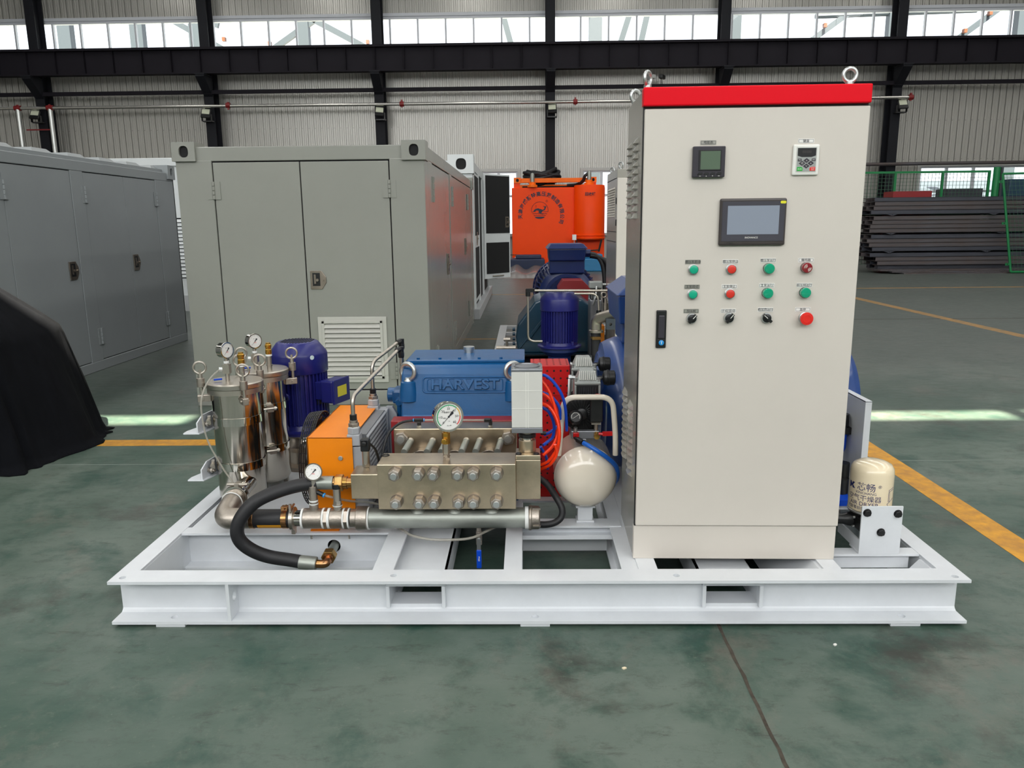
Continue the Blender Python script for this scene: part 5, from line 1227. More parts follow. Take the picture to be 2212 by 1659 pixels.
# steel oil tubes from cooler to pump
for i, (pts, lab) in enumerate((([(-.728, .548, .625), (-.728, .548, .70), (-.628, 1.02, .80), (-.622, 1.06, .808)], 'front bent steel oil tube rising from the orange cooler'), ([(-.745, 1.055, .625), (-.745, 1.055, .75), (-.665, 1.24, .805), (-.652, 1.27, .815)], 'rear bent steel oil tube rising from the orange cooler'))):
    t = thing('oil_tube', lab, 'tube', pts[0]); M().tube(bend(pts, .045, 8), .0085, 14).out('tube_run', 'satin', t)
    e = V(pts[-1]); M().hexa(e - V((.004, .012, .002)), e + V((.008, .02, .003)), .0125).cyl(e + V((.012, .024, .012)), e + V((.012, .024, -.04)), .013, n=14).hexa(e + V((.012, .024, -.015)), e + V((.012, .024, -.035)), .0155).out('elbow_fitting', 'black', t, .001)
    M().cyl(e + V((.012, .024, -.03)), (e.x + .012, e.y + .024, .62), .0085, n=12).out('tube_drop', 'satin', t)

# =================================================================== plunger pump
pp = thing('plunger_pump', 'blue triplex plunger pump with stainless fluid end', 'pump', (-.33, 1.05, SK))
PX0, PX1 = -.592, -.062
# crankcase: profile in Y-Z, extruded along X
prof = [(.885, .518), (.905, .535), (.945, .715), (.965, .748), (1.0, .758), (1.30, .755), (1.33, .74), (1.33, .30), (.885, .30)]
cs_ = M().prism(prof, (PX0, 0, 0), Y_, Z_, (PX1 - PX0, 0, 0)).out('crankcase', 'pump', pp, .012, seg=3)
M().box(PX0 + .02, PX1 + .03, .99, 1.29, .756, .772).out('top_cover', 'pump', pp, .004)
for x in (-.52, -.42, -.33, -.24, -.14): M().hexa((x, 1.01, .772), (x, 1.01, .78), .008).out('cover_bolt', 'pump', pp)
M().cyl((-.30, 1.2, .772), (-.30, 1.2, .785), .022, n=20).cyl((-.30, 1.2, .785), (-.30, 1.2, .80), .027, n=20).out('filler_cap', 'zinc', pp)
# raised name plate on the sloped face
sn = V((0, .04, .18)).normalized(); on = V((0, -.18, .04)).normalized()
pc = V((-.302, .905, .535)) + sn * .135
fw, fh = .19, .035
def rr_(w, h, r, n=6): return [(sx * (w - r) + r * cos(a), sy * (h - r) + r * sin(a)) for sx, sy, a0 in ((1, 1, 0), (-1, 1, 90), (-1, -1, 180), (1, -1, 270)) for a in [radians(a0 + 90 * k / n) for k in range(n + 1)]]
ring = rr_(fw, fh, .016); 
M().tube([pc + X_ * x + sn * y + on * .001 for x, y in ring], .004, 8, True).tube([pc + X_ * x + sn * y for x, y in rr_(fw - .02, fh - .008, .01)], .0028, 6, True).out('name_frame', 'pump', pp)
text('name_letters', 'HARVEST', .062, 'pump', pp, pc + on * .002, X_, sn, .006, 1.2, bevel=.0022)
for x in (-.560, -.085):
    M().lathe((x, .945, .595), Z_, [(.045, 0), (.04, .05), (.034, .085), (.026, .09)], 24).out('lifting_boss', 'pump', pp)
    M().torus((x, .945, .728), Matrix.Rotation(radians(-28 if x < -.3 else 25), 3, 'Z') @ V((0, 1, 0)), .036, .0105, 32, 12).cyl((x, .945, .683), (x, .945, .698), .022, .014, n=16).out('lifting_eye', 'zinc', pp)
M().box(PX0 - .03, PX1 + .02, .80, .885, .30, .535).out('adapter_plate', 'dred', pp, .004)
for x in (-.50, -.33, -.16):
    M().lathe((x, .80, .50), -Y_, [(.03, 0), (.03, .006), (.02, .006)], 20).out('oil_plug', 'black', pp)
# fluid end
M().box(-.590, -.066, .68, .80, .26, .530).out('fluid_end', 'steel', pp, .003)
for x in (-.556, -.104):
    M().cyl((x, .68, .492), (x, .640, .492), .0155, n=18).out('tie_stud', 'zinc', pp); M().hexa((x, .679, .492), (x, .652, .492), .030, .2).out('tie_nut', 'cast', pp, .002)
for x in (-.47, -.33, -.185): M().cyl((x, .68, .40), (x, .63, .40), .05, n=32).out('valve_cover', 'steeld', pp, .002)
for x in (-.516, -.422, -.364, -.280, -.223, -.133):
    M().cyl((x - .012, .55, .466), (x, .66, .482), .0135, n=16).out('stud_rod', 'galv', pp); M().cyl((x - .0015, .648, .4803), (x, .664, .4827), .0145, n=16).out('stud_tip', 'zinc', pp)
# pump feet, side gear pump
M().box(PX0, PX1, .80, 1.33, SK, .215).box(-.56, -.10, .85, 1.3, .215, .32).out('pump_base', 'pump', pp, .006)
gp_ = M().box(-.672, -.592, 1.14, 1.26, .53, .60).out('gear_pump', 'pump', pp, .012)
M().cyl((-.70, 1.2, .565), (-.592, 1.2, .565), .036, n=24).out('gear_pump_body', 'pump', pp, .004); M().cyl((-.632, 1.12, .548), (-.632, 1.14, .548), .024, n=6, sm=False).cyl((-.632, 1.09, .55), (-.632, 1.15, .55), .017, n=16).out('gear_pump_port', 'pump', pp, .002); M().cyl((-.632, 1.11, .54), (-.632, 1.11, .30), .013, n=14).out('gear_pump_pipe', 'pump', pp)
# small air tube across the fluid end
at = thing('drip_tube', 'clear tube with black push fittings across the fluid end', 'tube', (-.34, .72, .55))
M().tube([(-.47, .72, .558), (-.205, .72, .556)], .0048, 10).out('tube_run', 'hosec', at); M().tube(spl([(-.505, .72, .558), (-.56, .70, .552), (-.605, .66, .52), (-.625, .62, .46), (-.628, .60, .40)], 6), .0055, 10).out('tube_drop', 'rubber', at)
M().box(-.505, -.468, .712, .728, .550, .566).box(-.494, -.478, .712, .728, .534, .552).out('tee_fitting', 'black', at, .003); M().box(-.207, -.175, .712, .728, .548, .564).box(-.187, -.172, .712, .728, .534, .556).out('elbow_fitting', 'black', at, .003)
M().cyl((-.507, .72, .558), (-.511, .72, .558), .0075).cyl((-.466, .72, .558), (-.462, .72, .558), .0075).out('release_ring', 'lock', at); M().cyl((-.486, .72, .530), (-.486, .72, .536), .011, n=6, sm=False).cyl((-.18, .72, .528), (-.18, .72, .535), .011, n=6, sm=False).out('thread_base', 'zinc', at)

# =================================================================== pressure regulating block with nuts
vb = thing('valve_block', 'stainless steel manifold block with twelve nutted studs on its face', 'valve block', (-.33, .4, .30))
M().box(-.5985, -.068, .33, .486, .302, .4825).out('block', 'steel', vb, .0025)
for xs2, z in (((-.528, -.438, -.380, -.288, -.229, -.140), .450), ((-.526, -.437, -.380, -.287, -.230, -.142), .3375)):
    for i, x in enumerate(xs2):
        ph = (.1, .55, .3, .0, .05, .2)[i]
        s_ = M().cyl((x, .335, z), (x, .279, z), .0128, n=18).out('stud', 'zinc', vb, .001)
        M().cyl((x, .3302, z), (x, .3285, z), .0265, n=24).out('stud_washer', 'steeld', s_)
        M().lathe((x, .3285, z), -Y_, [(.0245, 0), (.0245, .035), (.0215, .040), (.0130, .040)], 6, sm=False, ph=ph + pi / 6).out('stud_nut', 'cast', s_, .0015)
sb_ = M().box(-.708, -.600, .36, .476, .334, .4345).out('end_block', 'steel', vb, .0025)
M().torus((-.585, .452, .4835), Z_, .013, .003, 20, 6).out('seal_ring', 'black', vb)
M().box(-.068, .0275, .385, .486, .321, .481).out('actuator_block', 'steel', vb, .002); M().box(-.068, .0275, .385, .486, .482, .500).out('yoke_plate', 'steel', vb, .002)
pt = thing('pressure_transmitter', 'steel pressure transmitter with black plug on the small end block', 'sensor', (-.657, .42, .4345))
M().hexa((-.657, .42, .4345), (-.657, .42, .445), .0125).hexa((-.657, .42, .448), (-.657, .42, .460), .016).cyl((-.657, .42, .46), (-.657, .42, .512), .0145, n=20).out('sensor_body', 'satin', pt); M().box(-.674, -.640, .403, .437, .512, .562).cyl((-.657, .40, .546), (-.657, .39, .546), .01, n=10).out('sensor_plug', 'black', pt, .004)
M().tube(spl([(-.642, .437, .535), (-.628, .47, .50), (-.622, .50, .44), (-.63, .55, .36)], 6), .005, 8).out('sensor_cable', 'black', pt)
# main gauge on its brass cock
mg = thing('pressure_gauge', 'large liquid filled pressure gauge above the manifold block', 'pressure gauge', (-.338, .40, .4825))
M().hexa((-.338, .40, .4825), (-.338, .40, .490), .0145).cyl((-.338, .40, .49), (-.338, .40, .505), .0115, n=18).hexa((-.338, .40, .495), (-.338, .40, .502), .0155, .3).out('stem_fitting', 'cast', mg); M().hexa((-.338, .40, .505), (-.338, .40, .545), .0155, .5).out('stem_adapter', 'satin', mg, .001)
M().hexa((-.338, .40, .545), (-.338, .40, .590), .0165, .5).cyl((-.338, .40, .59), (-.338, .40, .602), .0095, n=16).out('gauge_cock', 'brass', mg, .001); M().lathe((-.343, .385, .560), -Y_, [(.011, 0), (.011, .012), (.009, .014), (0, .0145)], 18).out('cock_screw', 'brass', mg)
gauge(mg, (-.322, .375, .658), (.40, -1, .05), .0575, .045, 'gauge_case', 'mirror', True)
# pneumatic actuator
pa = thing('pneumatic_actuator', 'tall light grey pneumatic cylinder standing on the steel block', 'actuator', (-.022, .44, .50))
M().box(-.0825, .0360, .40, .515, .606, .826).out('cylinder_body', 'act', pa, .003)
for x in (-.027, -.0185): M().box(x - .0012, x + .0012, .3985, .40, .606, .826).out('body_groove', 'white', pa)
for z in (.682, .752): M().box(-.0825, .036, .3988, .40, z - .0008, z + .0008).out('body_line', 'white', pa)
M().box(-.0835, .037, .398, .517, .585, .606).out('lower_cap', 'alum', pa, .002); cp_ = M().box(-.0835, .037, .398, .517, .826, .838).out('upper_cap', 'alum', pa, .003)
M().lathe((-.023, .457, .838), Z_, [(.05, 0), (.05, .004), (.046, .0045), (.045, .001), (0, .0012)], 40).out('cap_ring', 'alum', cp_)
for x in (-.073, .027):
    for y in (.408, .507): M().cyl((x, y, .838), (x, y, .841), .006, n=12).out('cap_screw', 'zinc', cp_)
M().cyl((-.023, .45, .500), (-.023, .45, .548), .034, n=28).out('yoke_neck', 'steel', pa, .002); M().cyl((-.023, .45, .548), (-.023, .45, .566), .026, n=28).out('piston_rod', 'mirror', pa); M().cyl((-.023, .45, .558), (-.023, .45, .572), .034, n=28).out('rod_seal', 'black', pa); M().cyl((-.023, .45, .572), (-.023, .45, .586), .022, n=24).out('rod_top', 'satin', pa)
for x in (-.057, .012): M().torus((x, .405, .5015), Z_, .009, .003, 18, 6).cyl((x, .405, .5), (x, .405, .503), .007, n=12).out('yoke_screw', 'black', pa)
M().cyl((.03, .47, .566), (.052, .47, .566), .008, n=6, sm=False).out('air_port', 'black', pa)

# =================================================================== suction pipe with fittings
sp = thing('suction_pipe', 'horizontal galvanised suction pipe with stainless tees in front of the pump', 'pipe', (-.5, .40, .24))
PY, PZ, PR = .40, .240, .0405
def ring_(x0, x1, r, nm, m, n=32, bev=0): return M().cyl((x0, PY, PZ), (x1, PY, PZ), r, n=n, sm=n > 8).out(nm, m, sp, bev)
ring_(-.655, -.018, PR, 'main_pipe', 'galv'); ring_(-.034, -.018, PR + .004, 'thread_tape', 'tape')
M().lathe((-.02, PY, PZ), X_, [(PR + .006, 0), (PR + .009, .004), (PR + .009, .01), (PR + .006, .013), (PR + .005, .040), (PR, .045), (PR - .006, .045), (PR - .008, .04), (0, .04)], 32).out('end_cap', 'cast', sp)
for k in range(4): M().obox((.012, PY + (PR + .006) * cos(k * pi / 2 + .4), PZ + (PR + .006) * sin(k * pi / 2 + .4)), (.03, .006, .006)).out('cap_lug', 'cast', sp)
ring_(-.700, -.655, PR + .008, 'socket', 'cast', bev=.003); ring_(-.668, -.650, PR + .0045, 'thread_tape', 'tape')
ring_(-.722, -.700, PR - .003, 'reducer', 'cast'); ring_(-.734, -.728, PR, 'thread_tape', 'tape'); ring_(-.748, -.734, PR + .002, 'hex_nipple', 'cast', 6); ring_(-.754, -.748, PR, 'thread_tape', 'tape')
ring_(-.806, -.752, PR, 'tee_body', 'cast', bev=.004); ring_(-.814, -.804, PR + .001, 'thread_tape', 'tape'); ring_(-.828, -.814, PR + .002, 'hex_nipple', 'cast', 6); ring_(-.835, -.828, PR + .001, 'thread_tape', 'tape')
ring_(-.912, -.834, PR, 'tee_body', 'cast', bev=.004); ring_(-.918, -.910, PR + .001, 'thread_tape', 'tape')
ring_(-.945, -.915, PR - .008, 'clamp_ferrule', 'mirror'); M().lathe((-.965, PY, PZ), X_, [(PR - .004, 0), (PR + .006, .003), (PR + .006, .017), (PR - .004, .02)], 36).out('pipe_clamp', 'satin', sp)
M().box(-.962, -.948, PY - .012, PY + .012, PZ - PR - .022, PZ - PR + .002).cyl((-.955, PY - .03, PZ + PR + .012), (-.955, PY + .02, PZ + PR + .012), .005, n=10).obox((-.955, PY - .03, PZ + PR + .015), (.008, .012, .03)).out('clamp_bolt', 'satin', sp)
ring_(-1.125, -.965, PR - .004, 'rubber_sleeve', 'rubber')
M().lathe((-1.110, PY, PZ), X_, [(PR - .0032, 0), (PR - .0032, .130)], 48, cap=False).out('sleeve_skin', 'rubber', sp)
sv = M(); n=8
for k in range(n):
    a0, a1 = radians(-118 + 52 * k / n), radians(-118 + 52 * (k + 1) / n)
    P_ = lambda x, a: (x, PY + (PR - .0025) * cos(a), PZ + (PR - .0025) * sin(a))
    a0 -= radians(40); a1 -= radians(40)
    sv.add([P_(-1.09, a0), P_(-.99, a0), P_(-.99, a1), P_(-1.09, a1)], [(0, 1, 2, 3)])
sv.out('yellow_stripe', 'yellow', sp)
for x in (-1.118, -.985):
    M().cyl((x - .011, PY, PZ), (x + .011, PY, PZ), PR - .0005, n=32).box(x - .013, x + .013, PY - .014, PY + .012, PZ + PR - .006, PZ + PR + .012).cyl((x, PY - .028, PZ + PR + .006), (x, PY + .02, PZ + PR + .006), .0055, n=8).out('hose_clamp', 'copper', sp, .001)
ring_(-1.165, -1.12, PR, 'elbow_socket', 'cast', bev=.004); ring_(-1.168, -1.155, PR + .0015, 'thread_tape', 'tape')
M().tube(bend([(-1.150, PY, PZ), (-1.236, PY, PZ), (-1.236, .50, .268), (-1.242, .60, .272)], .07, 10), [PR + .002] * 22 + [PR + .002] * 2, 28).out('elbow', 'cast', sp)
e0 = V((-1.238, .56, .273)); dv = V((-.03, 1, .05)).normalized()
M().torus(e0 - dv * .055, dv, PR + .001, .0022, 32, 6).out('weld_ring', 'tape', sp); M().lathe(e0 - dv * .02, dv, [(PR, 0), (PR + .012, .002), (PR + .012, .02), (PR, .022)], 36).out('inlet_clamp', 'mirror', sp); M().cyl(e0, e0 + dv * .17, PR - .006, n=28).out('inlet_spool', 'mirror', sp)
M().cyl(e0 + V((-.03, -.01, PR + .018)), e0 + V((.055, -.01, PR + .018)), .006, n=10).cyl(e0 + V((-.03, .006, PR + .014)), e0 + V((.055, .006, PR + .014)), .006, n=10).box(e0.x + .002, e0.x + .02, e0.y - .02, e0.y + .02, e0.z + PR + .004, e0.z + PR + .022).out('inlet_clamp_bolt', 'satin', sp)
# gauge riser and transmitter riser on the tees
M().cyl((-.869, PY, PZ + .03), (-.869, PY, PZ + .058), .018, n=20).cyl((-.869, PY, PZ + .058), (-.869, PY, .375), .0165, n=20).out('gauge_riser', 'cast', sp, .001); M().cyl((-.869, PY, .300), (-.869, PY, .304), .0185).cyl((-.869, PY, .312), (-.869, PY, .318), .0178).out('thread_tape', 'tape', sp)
M().cyl((-.869, PY, .375), (-.862, PY, .40), .011, n=14).out('gauge_neck', 'satin', sp); M().cyl((-.853, PY, .35), (-.825, PY - .005, .338), .009, n=12).out('push_fitting', 'black', sp); M().cyl((-.827, PY - .005, .339), (-.822, PY - .006, .337), .0095, n=14).out('release_ring', 'lock', sp)
M().tube(spl([(-.825, PY - .005, .338), (-.79, .42, .318), (-.74, .46, .29), (-.68, .5, .27), (-.62, .52, .25)], 6), .005, 8).out('drain_tube', 'hosec', sp)
gauge(sp, (-.859, .385, .437), (.12, -1, .25), .034, .03, 'suction_gauge', 'mirror')
M().cyl((-.775, PY, PZ + .03), (-.775, PY, PZ + .052), .016, n=20).cyl((-.775, PY, PZ + .052), (-.775, PY, PZ + .060), .019, n=18).hexa((-.775, PY, PZ + .060), (-.775, PY, PZ + .075), .0165).cyl((-.775, PY, PZ + .075), (-.775, PY, .366), .0145, n=20).out('suction_sensor', 'satin', sp); M().cyl((-.775, PY, .364), (-.775, PY, .384), .018, n=20).out('sensor_cap', 'black', sp, .002); M().cyl((-.775, PY, PZ + .0535), (-.775, PY, PZ + .0565), .0195, n=18).out('thread_tape', 'tape', sp)
# welded stubs to the block, drain cock below
for x in (-.455, -.31, -.165): M().lathe((x, PY, PZ + .03), Z_, [(.036, 0), (.030, .012), (.022, .02), (.022, .035)], 20).out('weld_stub', 'galv', sp)
dv_ = thing('drain_valve', 'small ball valve with long blue lever under the suction pipe', 'valve', (-.2185, .415, .19))
M().cyl((-.2185, .415, .205), (-.2185, .415, .178), .0095, n=14).hexa((-.2185, .415, .178), (-.2185, .415, .168), .013).cyl((-.2185, .415, .168), (-.2185, .415, .138), .0125, n=16).hexa((-.2185, .415, .138), (-.2185, .415, .122), .0135).out('valve_body', 'cast', dv_, .001)
M().cyl((-.2185, .402, .152), (-.2185, .392, .152), .006, n=10).obox((-.2185, .392, .125), (.016, .003, .06)).out('lever_plate', 'zinc', dv_); lv_ = M().box(-.2285, -.2085, .386, .396, .030, .108).out('lever_grip', 'hoseb', dv_, .004, seg=3)
text('lever_text', 'PN63', .009, 'white', lv_, (-.2185, .3855, .072), V((0, 0, -1)), X_, .0002)

# =================================================================== hoses
hh = thing('hydraulic_hose', 'thick black hydraulic hose looping from the end block to the deck', 'hose', (-1.1, .35, .1))
hp = [(-.790, .42, .381), (-.847, .42, .381), (-.934, .40, .375), (-1.017, .37, .357), (-1.082, .34, .330), (-1.127, .322, .283), (-1.150, .316, .230), (-1.143, .320, .180), (-1.105, .333, .135), (-1.048, .35, .101), (-.965, .36, .081), (-.90, .36, .069)]
M().tube(spl(hp, 10), .0265, 24).out('hose_body', 'rubber', hh)
M().cyl((-.860, .42, .381), (-.790, .42, .381), .0275, n=28).out('crimp_sleeve', 'galv', hh, .002); M().cyl((-.790, .42, .381), (-.782, .42, .381), .022, n=20).out('hose_collar', 'copper', hh); M().hexa((-.783, .42, .381), (-.752, .42, .381), .035).out('swivel_nut', 'brass2', hh, .003); M().cyl((-.752, .42, .381), (-.736, .42, .381), .0255, n=20).cyl((-.736, .42, .381), (-.7085, .42, .381), .021, n=20).out('block_nipple', 'copper', hh)
M().cyl((-.930, .36, .073), (-.862, .36, .065), .0275, n=28).out('crimp_sleeve', 'galv', hh, .002)
M().tube(bend([(-.862, .36, .065), (-.823, .36, .063), (-.823, .405, .077)], .035, 8), .0165, 18).out('bent_end', 'copper', hh)
M().cyl((-.823, .385, .072), (-.823, .392, .074), .022, n=20).out('hose_collar', 'copper', hh); M().hexa((-.823, .392, .0745), (-.823, .425, .0785), .0305).out('swivel_nut', 'brass2', hh, .003); M().cyl((-.823, .425, .0785), (-.824, .56, .0795), .0185, n=20).out('deck_pipe', 'galv', hh)
tubes = [('hoseb', .0062, [(.028, .52, .79), (.053, .50, .79), (.086, .50, .76), (.116, .50, .71), (.131, .52, .648), (.138, .56, .551)], 'topmost blue air tube between actuator and compressor'),
    ('hoseo', .0062, [(.032, .5, .776), (.064, .49, .731), (.089, .48, .658), (.1, .47, .585), (.081, .46, .522), (.04, .46, .478)], 'orange air tube starting highest on the actuator'),
    ('hoseo', .0062, [(.031, .5, .723), (.068, .49, .699), (.095, .49, .641), (.106, .49, .561), (.098, .5, .481), (.076, .52, .427)], 'orange air tube starting at mid height of the actuator'),
    ('hoseo', .0062, [(.031, .49, .684), (.067, .475, .668), (.094, .46, .623), (.103, .448, .569), (.094, .45, .509), (.062, .46, .455), (.029, .47, .434)], 'lower orange air tube bowing round to the steel block'),
    ('hoseo', .0062, [(.029, .48, .413), (.066, .452, .441), (.092, .44, .487), (.086, .43, .53)], 'short orange air tube rising from the steel block'),
    ('hoseb', .0062, [(.039, .53, .717), (.076, .53, .698), (.106, .53, .656), (.11, .545, .603)], 'second blue air tube from the top'),
    ('hoseb', .0062, [(.037, .52, .659), (.064, .515, .640), (.084, .515, .591), (.08, .515, .539), (.053, .51, .514), (.04, .5, .507)], 'blue air tube curling in a small loop beside the actuator'),
    ('hoseb', .0062, [(.044, .535, .540), (.072, .535, .553), (.104, .55, .574)], 'short straight blue air tube below the loop'),
    ('hoseb', .0062, [(.031, .53, .492), (.055, .56, .437), (.062, .62, .371)], 'lowest blue air tube running down behind the steel block')]
for m_, r, p, lb in tubes: tag(M().tube(spl(p, 8), r, 10).out('air_tube', m_), lb, 'tube')
o = M().tube(spl([(.203, .530, .508), (.230, .508, .498), (.262, .492, .481), (.303, .502, .449), (.338, .535, .405), (.350, .58, .35), (.346, .64, .30), (.335, .7, .26)], 8), .0095, 14).out('air_hose', 'lock'); tag(o, 'bright blue air hose lying over the cream compressor tank', 'hose')
K['lock2'] = mat('hose_blue', '#0a5fc0', .3); o.data.materials[0] = K['lock2']
o = M().tube(spl([(.02, .62, .336), (.06, .56, .320), (.09, .50, .292), (.115, .475, .25), (.112, .465, .216), (.085, .455, .196), (.045, .45, .190), (.0, .455, .192)], 8), .0135, 16).out('rubber_hose', 'rubber'); tag(o, 'black rubber hose curving below the compressor tank', 'hose')
o = M().tube(spl([(-.56, .47, .175), (-.52, .43, .173), (-.484, .40, .166), (-.408, .38, .158), (-.317, .38, .156), (-.245, .385, .162), (-.191, .43, .170), (-.14, .5, .168)], 8), .0055, 10).out('clear_tube', 'hosec'); tag(o, 'clear plastic tube sagging below the galvanised pipe', 'tube')
# =================================================================== second unit behind
s2 = thing('machine_skid', 'grey steel skid frame of the second pump unit further back', 'skid', (.6, 5.4, 0))
M().box(-.335, -.25, 3.7, 6.95, .13, SK).out('side_beam', 'skid2', s2); M().box(-.335, -.325, 3.7, 6.95, .0, .13).out('side_web', 'skid2', s2); M().box(-.335, -.25, 3.7, 6.95, GZ, .012).out('side_bottom', 'skid2', s2)
for y in (3.72, 4.86, 5.5, 6.27, 6.85): M().box(-.25, 1.7, y, y + .08, .13, SK - .001).out('cross_beam', 'skid2', s2)
M().box(1.62, 1.7, 3.7, 6.95, GZ, SK - .002).out('side_beam', 'skid2', s2)
M().box(-.05, 1.5, 4.1, 6.6, .03, .10).out('drip_tray', 'beam', s2)
# crankcase
p2 = thing('plunger_pump', 'dark teal pump crankcase of the second unit behind the vertical motor', 'pump', (.3, 5, .12))
pf2 = [(-.10, .175), (-.12, .33), (-.10, .45), (.06, .66), (.12, .685), (.50, .685), (.60, .60), (.69, .55), (.69, .175)]
M().prism(pf2, (0, 4.75, 0), X_, Z_, (0, .75, 0)).out('crankcase', 'teal', p2, .02, seg=3)
M().prism([(-.02, .30), (.20, .60), (.23, .60), (.01, .30)], (0, 4.735, 0), X_, Z_, (0, .02, 0)).prism([(-.10, .22), (.14, .52), (.16, .52), (-.08, .22)], (0, 4.735, 0), X_, Z_, (0, .02, 0)).out('case_rib', 'teal', p2, .005)
for k in range(5): M().hexa((-.125, 4.75 + .05, .22 + .045 * k), (-.15, 4.75 + .05, .22 + .045 * k), .018).out('cover_bolt', 'teal', p2)
for x, y, z in ((.60, 4.85, .60), (.655, 4.80, .545)):
    M().cyl((x, y, z - .05), (x, y, z + .02), .05, .035, n=18).out('lifting_boss', 'teal', p2); M().torus((x, y, z + .085), (1, .35, 0), .05, .016, 26, 9).cyl((x, y, z + .02), (x, y, z + .045), .026, n=12).out('lifting_eye', 'zinc', p2)
M().box(-.10, .69, 4.76, 5.48, SK, .175).out('pump_base', 'teal', p2)
M().tube([(-.30, 4.62, .25), (-.12, 4.62, .25)], .022, 10).cyl((-.2, 4.62, .25), (-.2, 4.62, .33), .012, n=8).cyl((-.23, 4.62, .33), (-.17, 4.62, .33), .016, n=8).out('drain_valve', 'cast', p2)
rg = thing('coupling_guard', 'dull red coupling guard in front of the big rear motor', 'guard', (.45, 5.62, SK))
M().prism([(.31, SK), (.31, .72), (.36, .80), (.56, .80), (.66, .70), (.66, SK)], (0, 5.55, 0), X_, Z_, (0, .3, 0)).out('guard_box', 'dred', rg, .006)
# big motor with terminal box
bm2 = thing('main_motor', 'big dark blue finned motor with square terminal box on top', 'motor', (.42, 6.6, SK))
MC = V((.42, 5.98, .60))
M().lathe(MC, Y_, [(.12, 0), (.20, .0), (.21, .02), (.235, .02), (.235, .04), (.27, .05), (.30, .07), (.30, .10), (.305, 1.1), (.32, 1.1), (.32, 1.35), (.25, 1.38), (0, 1.38)], 48).out('housing', 'motord', bm2)
M().lathe(MC - Y_ * .012, Y_, [(.20, 0), (.235, 0), (.235, .03), (.20, .03)], 48, cap=False).out('end_bell_ring', 'motord', bm2)
e = M()
for k in range(22):
    x = -.17 + k * .0162; h = sqrt(max(0.0, .19 ** 2 - x * x)); e.box(MC.x + x - .003, MC.x + x + .003, MC.y - .012, MC.y, MC.z, MC.z + h)
e.out('end_bell_fins', 'motord', bm2)
f = M()
for k in range(44):
    t = 2 * pi * k / 44
    if sin(t) < -.75: continue
    d = V((cos(t), 0, sin(t))); q = V((-sin(t), 0, cos(t))) * .006; a = MC + Y_ * .12 + d * .29; b = MC + Y_ * 1.08 + d * .29; o_ = d * .055
    f.hull8([a - q, a + q, b + q, b - q], [a - q + o_, a + q + o_, b + q + o_, b - q + o_])
f.out('cooling_fins', 'motord', bm2)
M().torus(MC + Y_ * 1.1, Y_, .345, .012, 40, 8).out('cowl_ring', 'motord', bm2)
M().box(.235, .615, 6.0, 6.40, .84, .985).out('terminal_neck', 'motord', bm2, .01); tb = M().hull8([(.232, 5.97, .975), (.615, 5.97, .975), (.615, 6.45, .975), (.232, 6.45, .975)], [(.222, 5.95, 1.105), (.628, 5.95, 1.105), (.628, 6.47, 1.105), (.222, 6.47, 1.105)]).out('terminal_box', 'motord', bm2, .012)
M().hull8([(.20, 5.93, 1.105), (.645, 5.93, 1.105), (.645, 6.49, 1.105), (.20, 6.49, 1.105)], [(.245, 5.99, 1.155), (.60, 5.99, 1.155), (.60, 6.43, 1.155), (.245, 6.43, 1.155)]).out('terminal_lid', 'motord', bm2, .008)
M().cyl((.625, 6.12, 1.05), (.685, 6.12, 1.05), .042, n=8, sm=False).out('cable_gland', 'motord', bm2)
M().box(.10, .74, 6.1, 7.0, SK, .26).out('feet', 'motord', bm2, .006)
for i in range(4):
    y = 6.06 + .03 * (i % 2); r = .022
    o = M().tube(spl([(.68, y, 1.05 - .01 * i), (.74 + .02 * i, y, 1.03 - .012 * i), (.80 + .025 * i, y, .95), (.83 + .028 * i, y, .82), (.84 + .028 * i, y, .6), (.84 + .025 * i, y, .3)], 6), r, 10).out('power_cable', 'rubber')
    tag(o, ('leftmost', 'second', 'third', 'rightmost')[i] + ' of the four black power cables leaving the rear motor terminal box', 'cable', 'power cables of the rear motor')
vm2 = v_motor('booster_motor', 'vertical dark blue motor of the second unit above the red guard', (.266, 4.20, .325), .165, .49, 'motor', boxed=False)
M().lathe((0, 0, -.2), Z_, [(.14, 0), (.14, .02), (.10, .03), (.10, .12), (.17, .17), (.17, .2)], 36).out('lantern', 'motord', vm2)
t2 = thing('oil_tube', 'long bent steel oil tube in front of the rear motor', 'tube', (.3, 4.35, .7))
M().tube(bend([(.115, 4.02, .40), (-.005, 4.02, .40), (-.005, 4.02, .805)], .06, 6), .010, 10).out('tube_run', 'satin', t2); M().cyl((-.005, 4.02, .78), (-.005, 4.02, .84), .02, n=12).box(-.02, .05, 4.0, 4.04, .815, .845).out('elbow_fitting', 'black', t2); M().tube([(.03, 4.02, .828), (.68, 4.02, .822)], .0105, 10).out('tube_run', 'satin', t2)
t3 = thing('oil_tube', 'steel oil tube bending down at the right of the vertical rear motor', 'tube', (.5, 4.3, .7))
M().tube(bend([(.38, 4.0, .80), (.575, 4.0, .80), (.585, 4.0, .66)], .06, 6), .010, 10).out('tube_run', 'satin', t3); M().cyl((.585, 4.0, .66), (.585, 4.0, .62), .02, n=12).out('tube_nut', 'black', t3)
sp2 = thing('suction_bend', 'stainless pipe bend with hose below on the second unit', 'pipe', (.62, 3.95, .55))
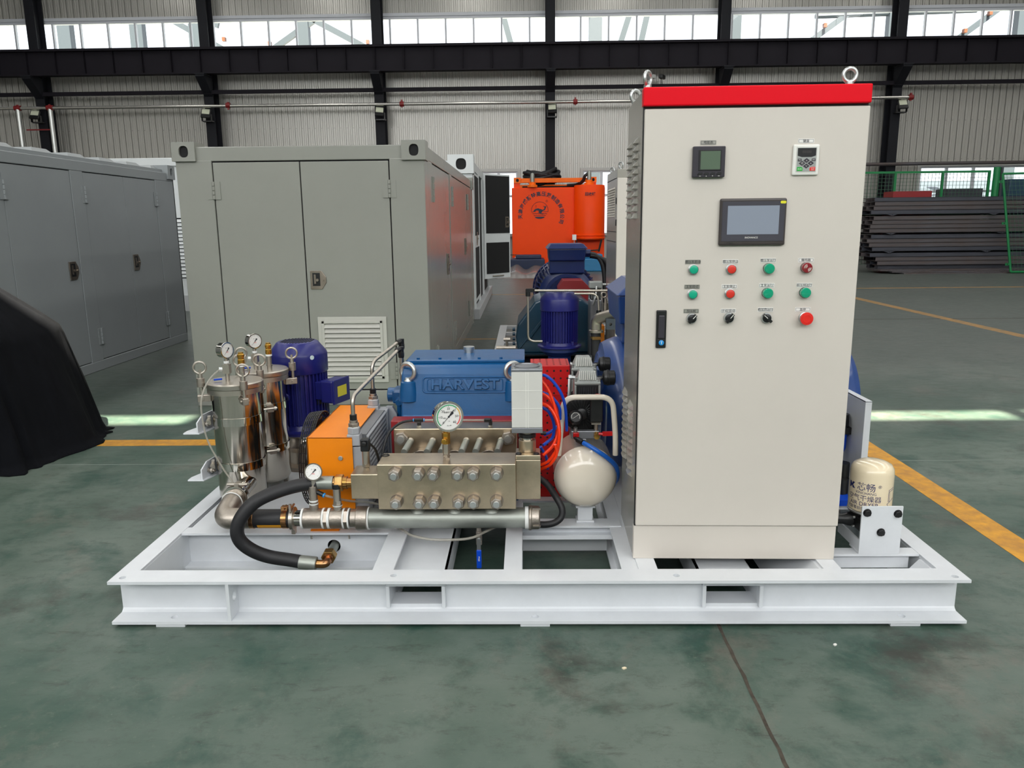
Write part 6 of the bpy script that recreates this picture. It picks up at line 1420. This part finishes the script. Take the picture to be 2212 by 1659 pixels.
M().tube(bend([(.555, 3.9, .50), (.555, 3.9, .60), (.70, 3.76, .66)], .11, 10), .045, 20).out('pipe_bend', 'satin', sp2); M().lathe((.555, 3.9, .485), Z_, [(.04, 0), (.06, .004), (.06, .022), (.045, .026)], 24).out('clamp', 'satin', sp2); M().cyl((.553, 3.9, .30), (.553, 3.9, .485), .042, n=20).out('rubber_hose', 'rubber', sp2); M().cyl((.553, 3.9, .44), (.553, 3.9, .455), .046, n=20).box(.52, .59, 3.84, 3.86, .435, .46).out('hose_clamp', 'brass2', sp2)
M().holed((.62, 3.72, .535), X_, Z_, (0, .06, 0), .14, .085, .035, .042, .012, None, 16).out('white_bracket', 'outw', sp2); M().box(.60, .64, 4.05, 4.2, .30, .52).out('orange_panel', 'orange', sp2)
M().tube([(.555, 3.9, .30), (.555, 3.9, SK)], .03, 12).out('hose_foot', 'rubber', sp2)
rc = thing('air_compressor', 'small grey compressor head of the second unit beside its cabinet', 'air compressor', (.62, 4.55, SK))
M().box(.545, .665, 4.5, 4.62, .80, .86).out('cylinder_head', 'head', rc, .008); M().box(.56, .65, 4.5, 4.62, .70, .80).out('cylinder', 'black', rc)
q = M()
for k in range(6): q.box(.565 + k * .016, .57 + k * .016, 4.494, 4.5, .71, .79)
q.out('cylinder_fins', 'head', rc); M().box(.55, .66, 4.48, 4.7, SK, .70).out('stand', 'alum', rc, .01); M().tube([(.665, 4.55, .83), (.70, 4.55, .83)], .012, 8).out('joint_pipe', 'zinc', rc); M().tube(spl([(.61, 4.49, .82), (.60, 4.46, .74), (.575, 4.46, .66)], 5), .01, 8).out('delivery_pipe', 'zinc', rc)
M().cyl((.66, 4.2, .56), (.66, 4.2, .70), .022, n=12).cyl((.66, 4.2, .70), (.66, 4.2, .74), .014, n=10).torus((.645, 4.2, .77), Y_, .022, .006, 18, 7).out('valve_stack', 'cast', rc)
c2 = thing('control_cabinet', 'grey-cream control cabinet of the second unit behind the front cabinet', 'cabinet', (1.0, 3.9, SK), local=False)
M().box(.705, 1.43, 3.86, 4.62, SK, 1.79).out('body', 'cabshade', c2, .004); M().box(.705, 1.43, 3.84, 3.862, SK + .13, 1.72).out('door', 'cab', c2, .004)
for x, y in ((.74, 3.92), (.74, 4.55), (1.38, 3.92)): M().torus((x, y, 1.822), (1, .6, 0), .024, .007, 22, 8).cyl((x, y, 1.785), (x, y, 1.80), .013, n=10).out('lifting_eye', 'zinc', c2)
for k in range(12): M().prism([(0, 0), (-.012, .002), (0, .016)], (.705, 4.0, 1.42 + k * .02), X_, Z_, (0, .5, 0)).out('side_louver', 'cab', c2)
M().box(.702, .705, 3.9, 4.6, 1.72, 1.724).box(.702, .705, 3.9, 4.6, 1.30, 1.304).box(.702, .705, 3.9, 4.6, 1.22, 1.224).out('side_seam', 'beam', c2)
for z in (1.52, 1.35): M().box(.701, .705, 3.88, 3.92, z, z + .05).out('side_hinge', 'black', c2)
